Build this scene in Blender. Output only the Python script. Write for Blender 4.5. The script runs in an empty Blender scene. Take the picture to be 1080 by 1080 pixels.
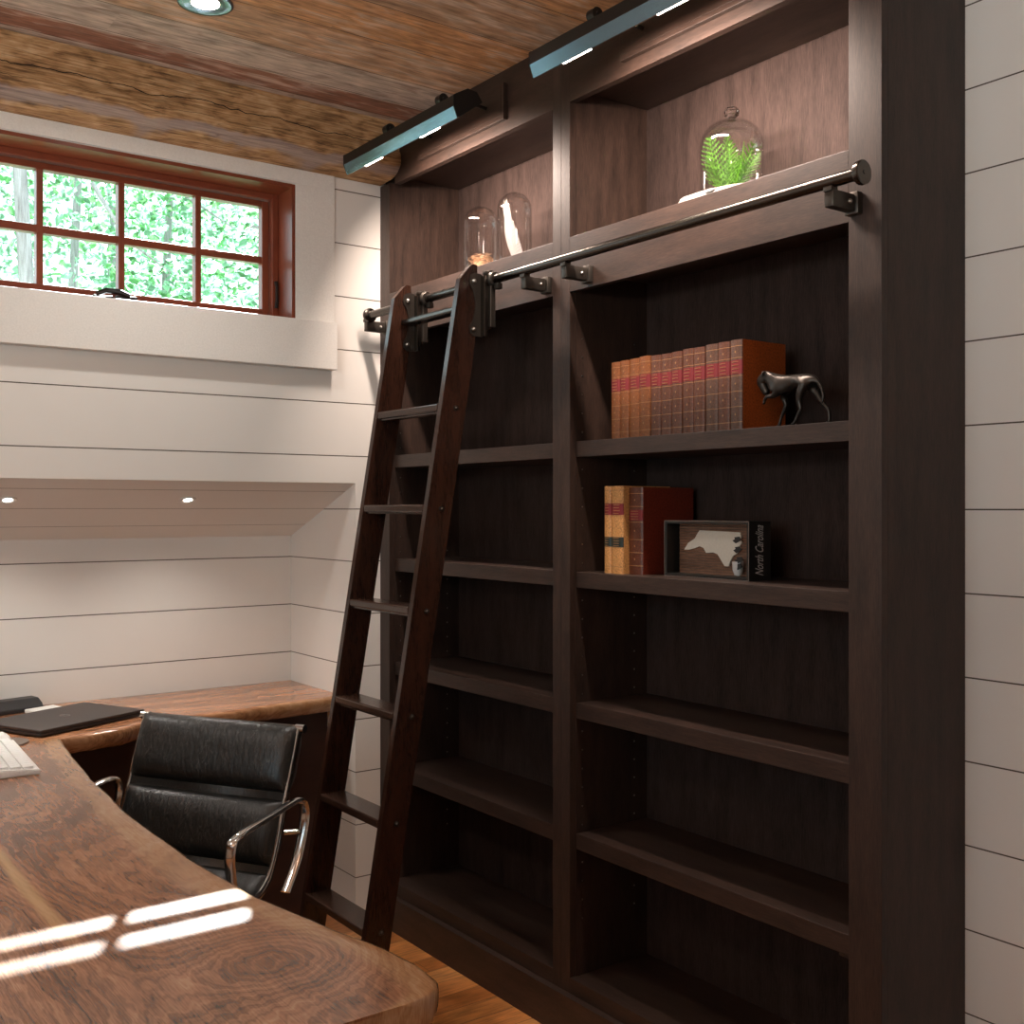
import bpy, bmesh, math, random
from mathutils import Vector, Matrix, noise
random.seed(7)
SC = bpy.context.scene
COL = SC.collection
PI = math.pi

# ------------------------------------------------------------------ dimensions (metres)
H = 1.4165; D = 1.85; W = 3.2893; XB = 2.139; YN = 3.7935; XN = 1.756
ZC = 2.675; Z0 = 0.0155; ZD = 0.778
SEAM0 = 0.5312; PITCH = 0.1765

# ------------------------------------------------------------------ node helpers
def mat_new(name):
    m = bpy.data.materials.new(name); m.use_nodes = True
    nt = m.node_tree; b = nt.nodes['Principled BSDF']
    return m, nt, b
def N(nt, t, **kw):
    n = nt.nodes.new(t)
    for k, v in kw.items():
        if k.startswith('i_'): n.inputs[int(k[2:])].default_value = v
        else: setattr(n, k, v)
    return n
def L(nt, a, b): nt.links.new(a, b)
def ramp(nt, fac, stops, interp='LINEAR'):
    r = nt.nodes.new('ShaderNodeValToRGB'); r.color_ramp.interpolation = interp
    while len(r.color_ramp.elements) < len(stops): r.color_ramp.elements.new(0.5)
    for e, (p, c) in zip(r.color_ramp.elements, stops):
        e.position = p; e.color = (c[0], c[1], c[2], 1) if not isinstance(c, (int, float)) else (c, c, c, 1)
    L(nt, fac, r.inputs[0]); return r.outputs[0]
def math_n(nt, op, a, b=None, c=None):
    n = nt.nodes.new('ShaderNodeMath'); n.operation = op
    for i, v in enumerate((a, b, c)):
        if v is None: continue
        if isinstance(v, (int, float)): n.inputs[i].default_value = v
        else: L(nt, v, n.inputs[i])
    return n.outputs[0]
def mixc(nt, fac, a, b, mode='MIX'):
    n = nt.nodes.new('ShaderNodeMix'); n.data_type = 'RGBA'; n.blend_type = mode
    for s, v in ((0, fac), (6, a), (7, b)):
        if isinstance(v, (int, float)): n.inputs[s].default_value = v
        elif isinstance(v, tuple): n.inputs[s].default_value = (v[0], v[1], v[2], 1)
        else: L(nt, v, n.inputs[s])
    return n.outputs[2]
def coords(nt, scale=(1, 1, 1)):
    tc = nt.nodes.new('ShaderNodeTexCoord'); mp = nt.nodes.new('ShaderNodeMapping')
    L(nt, tc.outputs['Object'], mp.inputs[0]); mp.inputs['Scale'].default_value = scale
    return mp.outputs[0], tc
def bump(nt, b, h, strength, dist=0.002):
    n = nt.nodes.new('ShaderNodeBump'); n.inputs['Strength'].default_value = strength; n.inputs['Distance'].default_value = dist
    L(nt, h, n.inputs['Height']); L(nt, n.outputs[0], b.inputs['Normal'])

def plain(name, c, rough=0.5, metal=0.0, **kw):
    m, nt, b = mat_new(name)
    b.inputs['Base Color'].default_value = (*c, 1); b.inputs['Roughness'].default_value = rough
    b.inputs['Metallic'].default_value = metal
    for k, v in kw.items():
        b.inputs[k.replace('_', ' ')].default_value = v
    co, tc = coords(nt, (40, 40, 40))
    n = N(nt, 'ShaderNodeTexNoise'); L(nt, co, n.inputs[0]); n.inputs['Detail'].default_value = 3
    L(nt, mixc(nt, 1.0, tuple(x * 0.88 for x in c), tuple(min(1, x * 1.1) for x in c)), b.inputs['Base Color'])
    mixn = [x for x in nt.nodes if x.bl_idname == 'ShaderNodeMix'][-1]
    L(nt, n.outputs[0], mixn.inputs[0])
    return m
def emis(name, c, s):
    m, nt, b = mat_new(name)
    b.inputs['Base Color'].default_value = (0, 0, 0, 1)
    b.inputs['Emission Color'].default_value = (*c, 1); b.inputs['Emission Strength'].default_value = s
    return m
def stained(name, c1, c2, axis='Z', rough=0.38, sc=1.0, bumpk=0.25, spec=0.5):
    """oak with fine ray fleck grain running along one axis"""
    m, nt, b = mat_new(name)
    s = {'Z': (75, 75, 6), 'Y': (75, 6, 75), 'X': (6, 75, 75)}[axis]
    co, tc = coords(nt, tuple(v * sc for v in s))
    n1 = N(nt, 'ShaderNodeTexNoise'); L(nt, co, n1.inputs[0]); n1.inputs['Detail'].default_value = 6; n1.inputs['Roughness'].default_value = 0.75
    s2 = {'Z': (7, 7, 1.2), 'Y': (7, 1.2, 7), 'X': (1.2, 7, 7)}[axis]
    co2, _ = coords(nt, tuple(v * sc for v in s2))
    n2 = N(nt, 'ShaderNodeTexNoise'); L(nt, co2, n2.inputs[0]); n2.inputs['Detail'].default_value = 3
    f = math_n(nt, 'MULTIPLY_ADD', n1.outputs[0], 0.7, math_n(nt, 'MULTIPLY', n2.outputs[0], 0.4))
    L(nt, ramp(nt, f, [(0.36, c1), (0.72, c2)]), b.inputs['Base Color'])
    b.inputs['Roughness'].default_value = rough
    b.inputs['Specular IOR Level'].default_value = spec
    bump(nt, b, n1.outputs[0], bumpk, 0.0006)
    return m
def shiplap(name, c, axis='Z', p0=SEAM0, pitch=PITCH, w=0.018):
    m, nt, b = mat_new(name)
    co, tc = coords(nt)
    sx = N(nt, 'ShaderNodeSeparateXYZ'); L(nt, tc.outputs['Object'], sx.inputs[0])
    v = math_n(nt, 'DIVIDE', math_n(nt, 'SUBTRACT', sx.outputs['XYZ'.index(axis)], p0 - 40 * pitch), pitch)
    fr = math_n(nt, 'FRACT', v)
    dist = math_n(nt, 'MINIMUM', fr, math_n(nt, 'SUBTRACT', 1.0, fr))
    seam = math_n(nt, 'LESS_THAN', dist, w / 2)
    co2, _ = coords(nt, (2, 2, 2)); n = N(nt, 'ShaderNodeTexNoise'); L(nt, co2, n.inputs[0])
    paint = mixc(nt, n.outputs[0], tuple(x * 0.97 for x in c), c)
    L(nt, mixc(nt, seam, paint, (c[0] * .10, c[1] * .08, c[2] * .06)), b.inputs['Base Color'])
    b.inputs['Roughness'].default_value = 0.45
    h = math_n(nt, 'SUBTRACT', 1.0, seam)
    bump(nt, b, h, 0.6, 0.003)
    return m
def planks(name, tones, axis='Y', width=0.13, length=1.6, rough=0.55, gap=0.012, grain=1.0, spec=0.4, seed=0.0, rows=None):
    """boards running along X, side by side along Y, each of its own tone"""
    m, nt, b = mat_new(name)
    co, tc = coords(nt)
    sx = N(nt, 'ShaderNodeSeparateXYZ'); L(nt, tc.outputs['Object'], sx.inputs[0])
    yy = math_n(nt, 'DIVIDE', math_n(nt, 'ADD', sx.outputs[1], 10.0 + seed), width)
    row = math_n(nt, 'FLOOR', yy); fy = math_n(nt, 'FRACT', yy)
    wn = N(nt, 'ShaderNodeTexWhiteNoise', noise_dimensions='1D'); L(nt, row, wn.inputs[1])
    xx = math_n(nt, 'DIVIDE', math_n(nt, 'ADD', math_n(nt, 'ADD', sx.outputs[0], 20.0), math_n(nt, 'MULTIPLY', wn.outputs[0], length)), length)
    colm = math_n(nt, 'FLOOR', xx); fx = math_n(nt, 'FRACT', xx)
    idv = math_n(nt, 'ADD', math_n(nt, 'MULTIPLY', row, 7.31), math_n(nt, 'MULTIPLY', colm, 3.17))
    wn2 = N(nt, 'ShaderNodeTexWhiteNoise', noise_dimensions='1D'); L(nt, idv, wn2.inputs[1])
    # grain, shifted per board
    cmb = N(nt, 'ShaderNodeCombineXYZ')
    L(nt, math_n(nt, 'MULTIPLY', sx.outputs[0], 1.6 * grain), cmb.inputs[0])
    L(nt, math_n(nt, 'MULTIPLY', sx.outputs[1], 26 * grain), cmb.inputs[1])
    L(nt, math_n(nt, 'MULTIPLY', wn2.outputs[0], 60), cmb.inputs[2])
    n = N(nt, 'ShaderNodeTexNoise'); L(nt, cmb.outputs[0], n.inputs[0]); n.inputs['Detail'].default_value = 8; n.inputs['Roughness'].default_value = 0.62; n.inputs['Distortion'].default_value = 0.6
    cmb2 = N(nt, 'ShaderNodeCombineXYZ')
    L(nt, math_n(nt, 'MULTIPLY', sx.outputs[0], 3.0), cmb2.inputs[0]); L(nt, math_n(nt, 'MULTIPLY', sx.outputs[1], 7.0), cmb2.inputs[1]); L(nt, wn2.outputs[0], cmb2.inputs[2])
    n2 = N(nt, 'ShaderNodeTexNoise'); L(nt, cmb2.outputs[0], n2.inputs[0]); n2.inputs['Detail'].default_value = 4
    base = ramp(nt, wn2.outputs[0], [(i / (len(tones)), t) for i, t in enumerate(tones)], 'CONSTANT')
    s1 = math_n(nt, 'LESS_THAN', fy, gap); s2 = math_n(nt, 'LESS_THAN', fx, 0.0018)
    seam = math_n(nt, 'MAXIMUM', s1, s2)
    if rows:      # boards of their own widths and tones next to the beam
        ys = rows[0][0]; Ymax = 4.0
        rr_ = ramp(nt, math_n(nt, 'DIVIDE', sx.outputs[1], Ymax), [(0, rows[0][1])] + [(y / Ymax, c_) for y, c_ in rows[1:]], 'CONSTANT')
        inr = math_n(nt, 'GREATER_THAN', sx.outputs[1], ys)
        base = mixc(nt, inr, base, rr_)
        sm = math_n(nt, 'LESS_THAN', math_n(nt, 'ABSOLUTE', math_n(nt, 'SUBTRACT', sx.outputs[1], ys)), 0.0016)
        for y, _c in rows[1:]: sm = math_n(nt, 'MAXIMUM', sm, math_n(nt, 'LESS_THAN', math_n(nt, 'ABSOLUTE', math_n(nt, 'SUBTRACT', sx.outputs[1], y)), 0.0016))
        seam = math_n(nt, 'ADD', math_n(nt, 'MULTIPLY', seam, math_n(nt, 'SUBTRACT', 1.0, inr)), math_n(nt, 'MULTIPLY', sm, 0.8)); 
        co4, _ = coords(nt, (1.6, 7, 1)); n4 = N(nt, 'ShaderNodeTexNoise'); L(nt, co4, n4.inputs[0]); n4.inputs['Detail'].default_value = 4; n4.inputs['Distortion'].default_value = 0.6
        base = mixc(nt, ramp(nt, n4.outputs[0], [(0.50, 0.0), (0.64, 0.55)]), base, (0.62, 0.50, 0.42))
        base = mixc(nt, ramp(nt, n4.outputs[0], [(0.34, 0.5), (0.46, 0.0)]), base, (0.20, 0.09, 0.05))
    g = ramp(nt, n.outputs[0], [(0.30, 0.45), (0.48, 0.95), (0.72, 1.25)])
    c = mixc(nt, 1.0, base, g, 'MULTIPLY')
    g2 = ramp(nt, n2.outputs[0], [(0.3, 0.75), (0.7, 1.2)])
    c = mixc(nt, 1.0, c, g2, 'MULTIPLY')
    L(nt, mixc(nt, seam, c, (0.02, 0.012, 0.008)), b.inputs['Base Color'])
    b.inputs['Roughness'].default_value = rough; b.inputs['Specular IOR Level'].default_value = spec
    hh = math_n(nt, 'SUBTRACT', math_n(nt, 'MULTIPLY', n.outputs[0], 0.3), seam)
    bump(nt, b, hh, 0.5, 0.002)
    return m

# ------------------------------------------------------------------ materials
M = {}
M['wall'] = shiplap('painted_shiplap', (0.78, 0.76, 0.72))
kz = (1.3142 - 1.5) / (YN - W)
M['soffit'] = shiplap('painted_soffit_boards', (0.78, 0.76, 0.72), 'Y', 3.363, 0.156, 0.016)
M['white'] = plain('white_painted_trim', (0.78, 0.76, 0.72), 0.42)
M['plaster'] = plain('plain_painted_wall', (0.74, 0.69, 0.63), 0.6)
M['ceil'] = planks('reclaimed_ceiling_boards', [(0.538, 0.244, 0.099), (0.486, 0.268, 0.154), (0.589, 0.427, 0.319), (0.358, 0.140, 0.066), (0.576, 0.293, 0.121), (0.512, 0.256, 0.121), (0.614, 0.378, 0.220), (0.422, 0.189, 0.088)], width=0.137, length=3.3, rough=0.6, gap=0.014, seed=0.04, rows=[(2.03, (.50, .26, .12)), (2.19, (.46, .28, .17)), (2.42, (.58, .29, .13)), (2.61, (.56, .33, .20)), (2.81, (.52, .41, .35)), (2.975, (.30, .135, .085)), (3.09, (.46, .38, .32))])
M['floor'] = planks('hardwood_floor_boards', [(0.50, 0.20, 0.06), (0.36, 0.13, 0.035), (0.56, 0.25, 0.085), (0.42, 0.17, 0.05)], width=0.085, length=0.9, rough=0.3, gap=0.02, spec=0.5)
ESP1, ESP2 = (0.006, 0.0035, 0.0025), (0.052, 0.029, 0.021)
M['oakV'] = stained('espresso_oak_upright_grain', ESP1, ESP2, 'Z', 0.50, spec=0.45)
M['oakH'] = stained('espresso_oak_level_grain', ESP1, ESP2, 'Y', 0.46)
M['oakBack'] = stained('espresso_oak_back_panel', (0.014, 0.009, 0.0075), (0.050, 0.032, 0.027), 'Z', 0.7, spec=0.12)
M['ladder'] = stained('dark_walnut_ladder', (0.010, 0.0045, 0.003), (0.050, 0.020, 0.012), 'Z', 0.22, 1.0, 0.05)
M['tread'] = stained('dark_walnut_tread', (0.014, 0.007, 0.005), (0.06, 0.03, 0.02), 'Y', 0.22, 1.0, 0.1)
M['redwood'] = stained('red_stained_window_wood', (0.13, 0.028, 0.014), (0.25, 0.065, 0.03), 'X', 0.32, 1, 0.1)
M['redwoodV'] = stained('red_stained_window_wood_upright', (0.13, 0.028, 0.014), (0.25, 0.065, 0.03), 'Z', 0.32, 1, 0.1)
M['metal'] = plain('blackened_steel', (0.11, 0.10, 0.09), 0.26, 1.0)
M['bronze'] = plain('dark_bronze_hardware', (0.085, 0.075, 0.065), 0.42, 0.9)
M['black'] = plain('black_lacquered_metal', (0.016, 0.014, 0.013), 0.32, 0.3)
M['bevel'] = plain('glossy_steel_reflector', (0.16, 0.23, 0.28), 0.22, 1.0)
M['chrome'] = plain('polished_aluminium', (0.62, 0.61, 0.60), 0.16, 1.0)
M['nickel'] = plain('brushed_nickel_screw', (0.5, 0.48, 0.45), 0.3, 1.0)
M['led'] = emis('led_light_lens', (1.0, 0.86, 0.74), 30)
M['leddim'] = emis('led_light_strip', (1.0, 0.86, 0.74), 1.2)
M['bulb'] = emis('downlight_lens', (1.0, 0.94, 0.86), 30)
M['bulb2'] = emis('soffit_light_lens', (1.0, 0.93, 0.83), 14)
M['darkpanel'] = stained('dark_desk_panel', (0.02, 0.006, 0.004), (0.05, 0.016, 0.01), 'X', 0.5)
M['plastic_white'] = plain('white_plastic', (0.78, 0.77, 0.74), 0.4)
M['plastic_cream'] = plain('keyboard_side_plastic', (0.62, 0.60, 0.50), 0.45)
M['key'] = plain('white_key_caps', (0.82, 0.83, 0.82), 0.35)
M['plastic_black'] = plain('black_plastic', (0.022, 0.021, 0.022), 0.42)
M['laptop'] = plain('dark_laptop_lid', (0.035, 0.026, 0.023), 0.48)
M['grey'] = plain('grey_plastic', (0.20, 0.19, 0.18), 0.45)
M['paper'] = plain('aged_paper', (0.55, 0.45, 0.30), 0.8)
M['gilt'] = plain('gilt_tooling', (0.36, 0.20, 0.09), 0.5, 0.3)
M['bronze_fig'] = plain('dark_patinated_bronze', (0.035, 0.03, 0.026), 0.36, 0.7)
M['marble'] = plain('white_stone', (0.30, 0.285, 0.265), 0.4)
M['nestfibre'] = plain('dry_nest_fibre', (0.34, 0.19, 0.10), 0.85)
M['feather'] = plain('white_feather_barbs', (0.17, 0.16, 0.155), 0.7)
M['bark'] = stained('grey_tree_bark', (0.10, 0.085, 0.08), (0.42, 0.40, 0.40), 'Z', 0.9, 0.2)
M['grass'] = plain('woodland_ground', (0.06, 0.12, 0.03), 0.9)

def glass(name, tint, ior, edge):
    """thin clear glass: see-through body with mirror-like Fresnel sheen, darker where seen edge-on"""
    m = bpy.data.materials.new(name); m.use_nodes = True; nt = m.node_tree
    for n in list(nt.nodes):
        if n.bl_idname != 'ShaderNodeOutputMaterial': nt.nodes.remove(n)
    out = [n for n in nt.nodes][0]
    tr = nt.nodes.new('ShaderNodeBsdfTransparent'); gl = nt.nodes.new('ShaderNodeBsdfGlossy'); gl.inputs['Roughness'].default_value = 0.03
    lw = nt.nodes.new('ShaderNodeLayerWeight'); lw.inputs[0].default_value = 0.35
    L(nt, mixc(nt, math_n(nt, 'POWER', lw.outputs['Facing'], 3.0), tint, edge), tr.inputs[0])
    fr = nt.nodes.new('ShaderNodeFresnel'); fr.inputs[0].default_value = ior
    mx = nt.nodes.new('ShaderNodeMixShader'); L(nt, math_n(nt, 'MINIMUM', math_n(nt, 'MULTIPLY', fr.outputs[0], 1.0), .22), mx.inputs[0]); L(nt, tr.outputs[0], mx.inputs[1]); L(nt, gl.outputs[0], mx.inputs[2])
    L(nt, mx.outputs[0], out.inputs[0]); return m
M['glass'] = glass('clear_glass', (.985, .985, .985), 1.35, (.90, .90, .90))
M['solid_glass'] = plain('solid_cut_glass', (.97, .97, .97), 0.02, 0.0, Transmission_Weight=1.0, IOR=1.45)
M['pane'] = glass('window_glass', (.96, .99, .98), 1.35, (.8, .9, .88))

def leather(name, c):
    m, nt, b = mat_new(name)
    co, _ = coords(nt, (6, 14, 5)); n = N(nt, 'ShaderNodeTexNoise'); L(nt, co, n.inputs[0]); n.inputs['Detail'].default_value = 4; n.inputs['Distortion'].default_value = 0.8
    co2, _ = coords(nt, (220, 220, 220)); v = N(nt, 'ShaderNodeTexVoronoi'); L(nt, co2, v.inputs[0])
    cre = ramp(nt, math_n(nt, 'ABSOLUTE', math_n(nt, 'SUBTRACT', n.outputs[0], 0.52)), [(0.0, 1.0), (0.012, 0.0)])
    co3, _ = coords(nt, (3, 5, 4)); n3 = N(nt, 'ShaderNodeTexNoise'); L(nt, co3, n3.inputs[0])
    cre = math_n(nt, 'MULTIPLY', cre, ramp(nt, n3.outputs[0], [(0.45, 0.0), (0.6, 0.7)]))
    L(nt, mixc(nt, cre, c, (.11, .11, .105)), b.inputs['Base Color'])
    b.inputs['Roughness'].default_value = 0.34
    h = math_n(nt, 'ADD', math_n(nt, 'MULTIPLY', n.outputs[0], 1.0), math_n(nt, 'MULTIPLY', v.outputs[0], 0.06))
    bump(nt, b, math_n(nt, 'SUBTRACT', h, math_n(nt, 'MULTIPLY', cre, .15)), 0.5, 0.004)
    return m
M['leather'] = leather('black_creased_leather', (0.009, 0.0095, 0.009))
def book_leather(name, c):
    m, nt, b = mat_new(name)
    co, _ = coords(nt, (45, 45, 45)); n = N(nt, 'ShaderNodeTexNoise'); L(nt, co, n.inputs[0]); n.inputs['Detail'].default_value = 5
    L(nt, ramp(nt, n.outputs[0], [(0.3, tuple(x * .6 for x in c)), (0.7, tuple(x * 1.35 for x in c))]), b.inputs['Base Color'])
    b.inputs['Roughness'].default_value = 0.42
    return m

def walnut(name, k=0):
    """k = 0: grain runs along Y with a burl knot near the cut end; k = 1: grain runs along X"""
    m, nt, b = mat_new(name)
    def sw(t): return (t[1], t[0], t[2]) if k else t
    co, tc = coords(nt, sw((2.3, 0.62, 1)))
    w = N(nt, 'ShaderNodeTexNoise'); L(nt, co, w.inputs[0]); w.inputs['Scale'].default_value = 1.5; w.inputs['Detail'].default_value = 1.2; w.inputs['Distortion'].default_value = 0.35
    sx = N(nt, 'ShaderNodeSeparateXYZ'); L(nt, tc.outputs['Object'], sx.inputs[0])
    ax = sx.outputs[1 if k else 0]
    field = math_n(nt, 'MULTIPLY_ADD', w.outputs[0], 0.26, math_n(nt, 'MULTIPLY', ax, 0.42))
    if not k:
        for (cx_, cy_, sx_, sy_, am) in ((.247, -.745, .13, .115, -.13), (.12, -.15, .16, .55, .055)):
            dx = math_n(nt, 'DIVIDE', math_n(nt, 'SUBTRACT', sx.outputs[0], cx_), sx_); dy = math_n(nt, 'DIVIDE', math_n(nt, 'SUBTRACT', sx.outputs[1], cy_), sy_)
            r2 = math_n(nt, 'ADD', math_n(nt, 'MULTIPLY', dx, dx), math_n(nt, 'MULTIPLY', dy, dy))
            g = math_n(nt, 'EXPONENT', math_n(nt, 'MULTIPLY', r2, -1.0))
            field = math_n(nt, 'MULTIPLY_ADD', g, am, field)
    coj, _ = coords(nt, sw((14, 4, 4))); jn = N(nt, 'ShaderNodeTexNoise'); L(nt, coj, jn.inputs[0]); jn.inputs['Detail'].default_value = 3
    field = math_n(nt, 'MULTIPLY_ADD', jn.outputs[0], 0.022, field)
    rings = math_n(nt, 'SINE', math_n(nt, 'MULTIPLY', field, 1150.0))
    ringsb = math_n(nt, 'SINE', math_n(nt, 'MULTIPLY', field, 430.0))
    r2b = math_n(nt, 'SINE', math_n(nt, 'MULTIPLY', field, 97.0))
    co2, _ = coords(nt, sw((150, 7, 20))); f = N(nt, 'ShaderNodeTexNoise'); L(nt, co2, f.inputs[0]); f.inputs['Detail'].default_value = 5
    co3, _ = coords(nt, sw((4.5, 1.3, 2))); bg = N(nt, 'ShaderNodeTexNoise'); L(nt, co3, bg.inputs[0]); bg.inputs['Detail'].default_value = 3; bg.inputs['Distortion'].default_value = 0.6
    val = math_n(nt, 'ADD', math_n(nt, 'MULTIPLY', rings, 0.055), math_n(nt, 'MULTIPLY', ringsb, 0.085))
    val = math_n(nt, 'ADD', val, math_n(nt, 'MULTIPLY', r2b, 0.07))
    val = math_n(nt, 'ADD', val, math_n(nt, 'MULTIPLY', math_n(nt, 'SUBTRACT', f.outputs[0], 0.5), 0.50))
    val = math_n(nt, 'ADD', val, math_n(nt, 'MULTIPLY', math_n(nt, 'SUBTRACT', bg.outputs[0], 0.5), 0.45))
    val = math_n(nt, 'ADD', val, 0.5)
    co5, _ = coords(nt, sw((95, 1.6, 10))); f5 = N(nt, 'ShaderNodeTexNoise'); L(nt, co5, f5.inputs[0]); f5.inputs['Detail'].default_value = 3; f5.inputs['Distortion'].default_value = 0.5
    val = math_n(nt, 'ADD', val, math_n(nt, 'MULTIPLY', math_n(nt, 'SUBTRACT', f5.outputs[0], 0.5), 0.55))
    q = 1.4 if k else 1.0
    heart = ramp(nt, val, [(0.18, (0.055 * q, 0.021 * q, 0.012 * q)), (0.40, (0.20 * q, 0.083 * q, 0.038 * q)), (0.60, (0.33 * q, 0.150 * q, 0.074 * q)), (0.86, (0.46 * q, 0.24 * q, 0.13 * q))])
    sapc = ramp(nt, val, [(0.15, (0.26, 0.125, 0.055)), (0.5, (0.40, 0.215, 0.105)), (0.85, (0.52, 0.32, 0.18))])
    at = N(nt, 'ShaderNodeAttribute', attribute_name='sap')
    sf = math_n(nt, 'ADD', at.outputs['Fac'], math_n(nt, 'MULTIPLY', math_n(nt, 'SUBTRACT', w.outputs[0], 0.5), 0.7))
    sf = ramp(nt, sf, [(0.42, 0.0), (0.60, 1.0)])
    c = mixc(nt, sf, heart, sapc)
    if not k:   # one pale sapwood streak running through the slab
        st = math_n(nt, 'ADD', math_n(nt, 'SUBTRACT', sx.outputs[0], 0.035), math_n(nt, 'MULTIPLY', math_n(nt, 'SUBTRACT', bg.outputs[0], 0.5), 0.02))
        st = ramp(nt, math_n(nt, 'ABSOLUTE', st), [(0.002, 1.0), (0.016, 0.0)])
        mid = math_n(nt, 'SUBTRACT', 1.0, math_n(nt, 'MINIMUM', 1.0, math_n(nt, 'ABSOLUTE', math_n(nt, 'DIVIDE', math_n(nt, 'ADD', sx.outputs[1], 0.05), 0.55))))
        st = math_n(nt, 'MULTIPLY', math_n(nt, 'MULTIPLY', st, ramp(nt, mid, [(0.0, 0.0), (0.5, 1.0)])), 0.75)
        c = mixc(nt, st, c, (0.60, 0.38, 0.17))
    L(nt, c, b.inputs['Base Color'])
    b.inputs['Roughness'].default_value = 0.24; b.inputs['Coat Weight'].default_value = 0.35; b.inputs['Coat Roughness'].default_value = 0.2
    bump(nt, b, f.outputs[0], 0.04, 0.0004)
    return m
M['walnut'] = walnut('live_edge_walnut_slab'); M['walnutX'] = walnut('live_edge_walnut_slab_crosswise', 1)


def beam_mat():
    m, nt, b = mat_new('weathered_hewn_timber')
    co, tc = coords(nt, (1.3, 30, 42)); n = N(nt, 'ShaderNodeTexNoise'); L(nt, co, n.inputs[0]); n.inputs['Detail'].default_value = 9; n.inputs['Roughness'].default_value = 0.62; n.inputs['Distortion'].default_value = 0.25
    co2, _ = coords(nt, (3, 7, 9)); n2 = N(nt, 'ShaderNodeTexNoise'); L(nt, co2, n2.inputs[0]); n2.inputs['Detail'].default_value = 5; n2.inputs['Distortion'].default_value = 0.5
    v = math_n(nt, 'ADD', math_n(nt, 'MULTIPLY', n.outputs[0], 0.6), math_n(nt, 'MULTIPLY', n2.outputs[0], 0.55))
    c = ramp(nt, v, [(0.36, (0.06, 0.032, 0.016)), (0.47, (0.22, 0.12, 0.055)), (0.58, (0.42, 0.24, 0.11)), (0.74, (0.62, 0.42, 0.24))])
    # drying cracks
    co3, _ = coords(nt, (0.35, 6.5, 6.5)); n3 = N(nt, 'ShaderNodeTexNoise'); L(nt, co3, n3.inputs[0]); n3.inputs['Detail'].default_value = 1; n3.inputs['Distortion'].default_value = 0.1
    cr = math_n(nt, 'ABSOLUTE', math_n(nt, 'SUBTRACT', n3.outputs[0], 0.5))
    crk = ramp(nt, cr, [(0.0, 1.0), (0.009, 0.0)])
    sx = N(nt, 'ShaderNodeSeparateXYZ'); L(nt, tc.outputs['Object'], sx.inputs[0])
    co4, _ = coords(nt, (1.1, 0, 0)); n4 = N(nt, 'ShaderNodeTexNoise'); L(nt, co4, n4.inputs[0]); n4.inputs['Detail'].default_value = 4
    zz = math_n(nt, 'MULTIPLY_ADD', math_n(nt, 'SUBTRACT', n4.outputs[0], 0.5), 0.06, sx.outputs[2])
    long1 = math_n(nt, 'LESS_THAN', math_n(nt, 'ABSOLUTE', math_n(nt, 'SUBTRACT', zz, 2.606)), 0.0011)
    long2 = math_n(nt, 'LESS_THAN', math_n(nt, 'ABSOLUTE', math_n(nt, 'SUBTRACT', zz, 2.566)), 0.0007)
    crk = math_n(nt, 'MAXIMUM', math_n(nt, 'MULTIPLY', crk, 0.35), math_n(nt, 'MAXIMUM', long1, math_n(nt, 'MULTIPLY', long2, .7)))
    lip = ramp(nt, math_n(nt, 'ABSOLUTE', math_n(nt, 'SUBTRACT', zz, 2.531)), [(0.008, 0.8), (0.014, 0.0)])
    c = mixc(nt, lip, c, mixc(nt, n.outputs[0], (.10, .07, .065), (.55, .46, .44)))
    L(nt, mixc(nt, crk, c, (0.012, 0.008, 0.005)), b.inputs['Base Color'])
    b.inputs['Roughness'].default_value = 0.8; b.inputs['Specular IOR Level'].default_value = 0.25
    bump(nt, b, math_n(nt, 'SUBTRACT', v, crk), 0.8, 0.006)
    return m
M['beam'] = beam_mat()

def leaf_mat(name, c, tr):
    m = bpy.data.materials.new(name); m.use_nodes = True; nt = m.node_tree
    out = nt.nodes['Material Output']; b = nt.nodes['Principled BSDF']
    oi = nt.nodes.new('ShaderNodeNewGeometry')
    cc = ramp(nt, oi.outputs['Random Per Island'], [(0.0, tuple(x * .55 for x in c)), (0.5, c), (1.0, tuple(min(1, x * 1.6) for x in c))])
    L(nt, cc, b.inputs['Base Color']); b.inputs['Roughness'].default_value = 0.5
    t = nt.nodes.new('ShaderNodeBsdfTranslucent'); t2 = mixc(nt, 1.0, cc, tr, 'MULTIPLY'); L(nt, t2, t.inputs[0])
    mx = nt.nodes.new('ShaderNodeMixShader'); mx.inputs[0].default_value = 0.55
    L(nt, b.outputs[0], mx.inputs[1]); L(nt, t.outputs[0], mx.inputs[2]); L(nt, mx.outputs[0], out.inputs[0])
    return m
M['leafA'] = leaf_mat('green_tree_leaves', (0.10, 0.23, 0.10), (1.3, 1.5, 1.2))
M['leafB'] = leaf_mat('pale_tree_leaves', (0.19, 0.32, 0.22), (1.3, 1.5, 1.35))
M['fern'] = leaf_mat('bright_fern_green', (0.075, 0.20, 0.022), (1.1, 1.3, .8))

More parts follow.
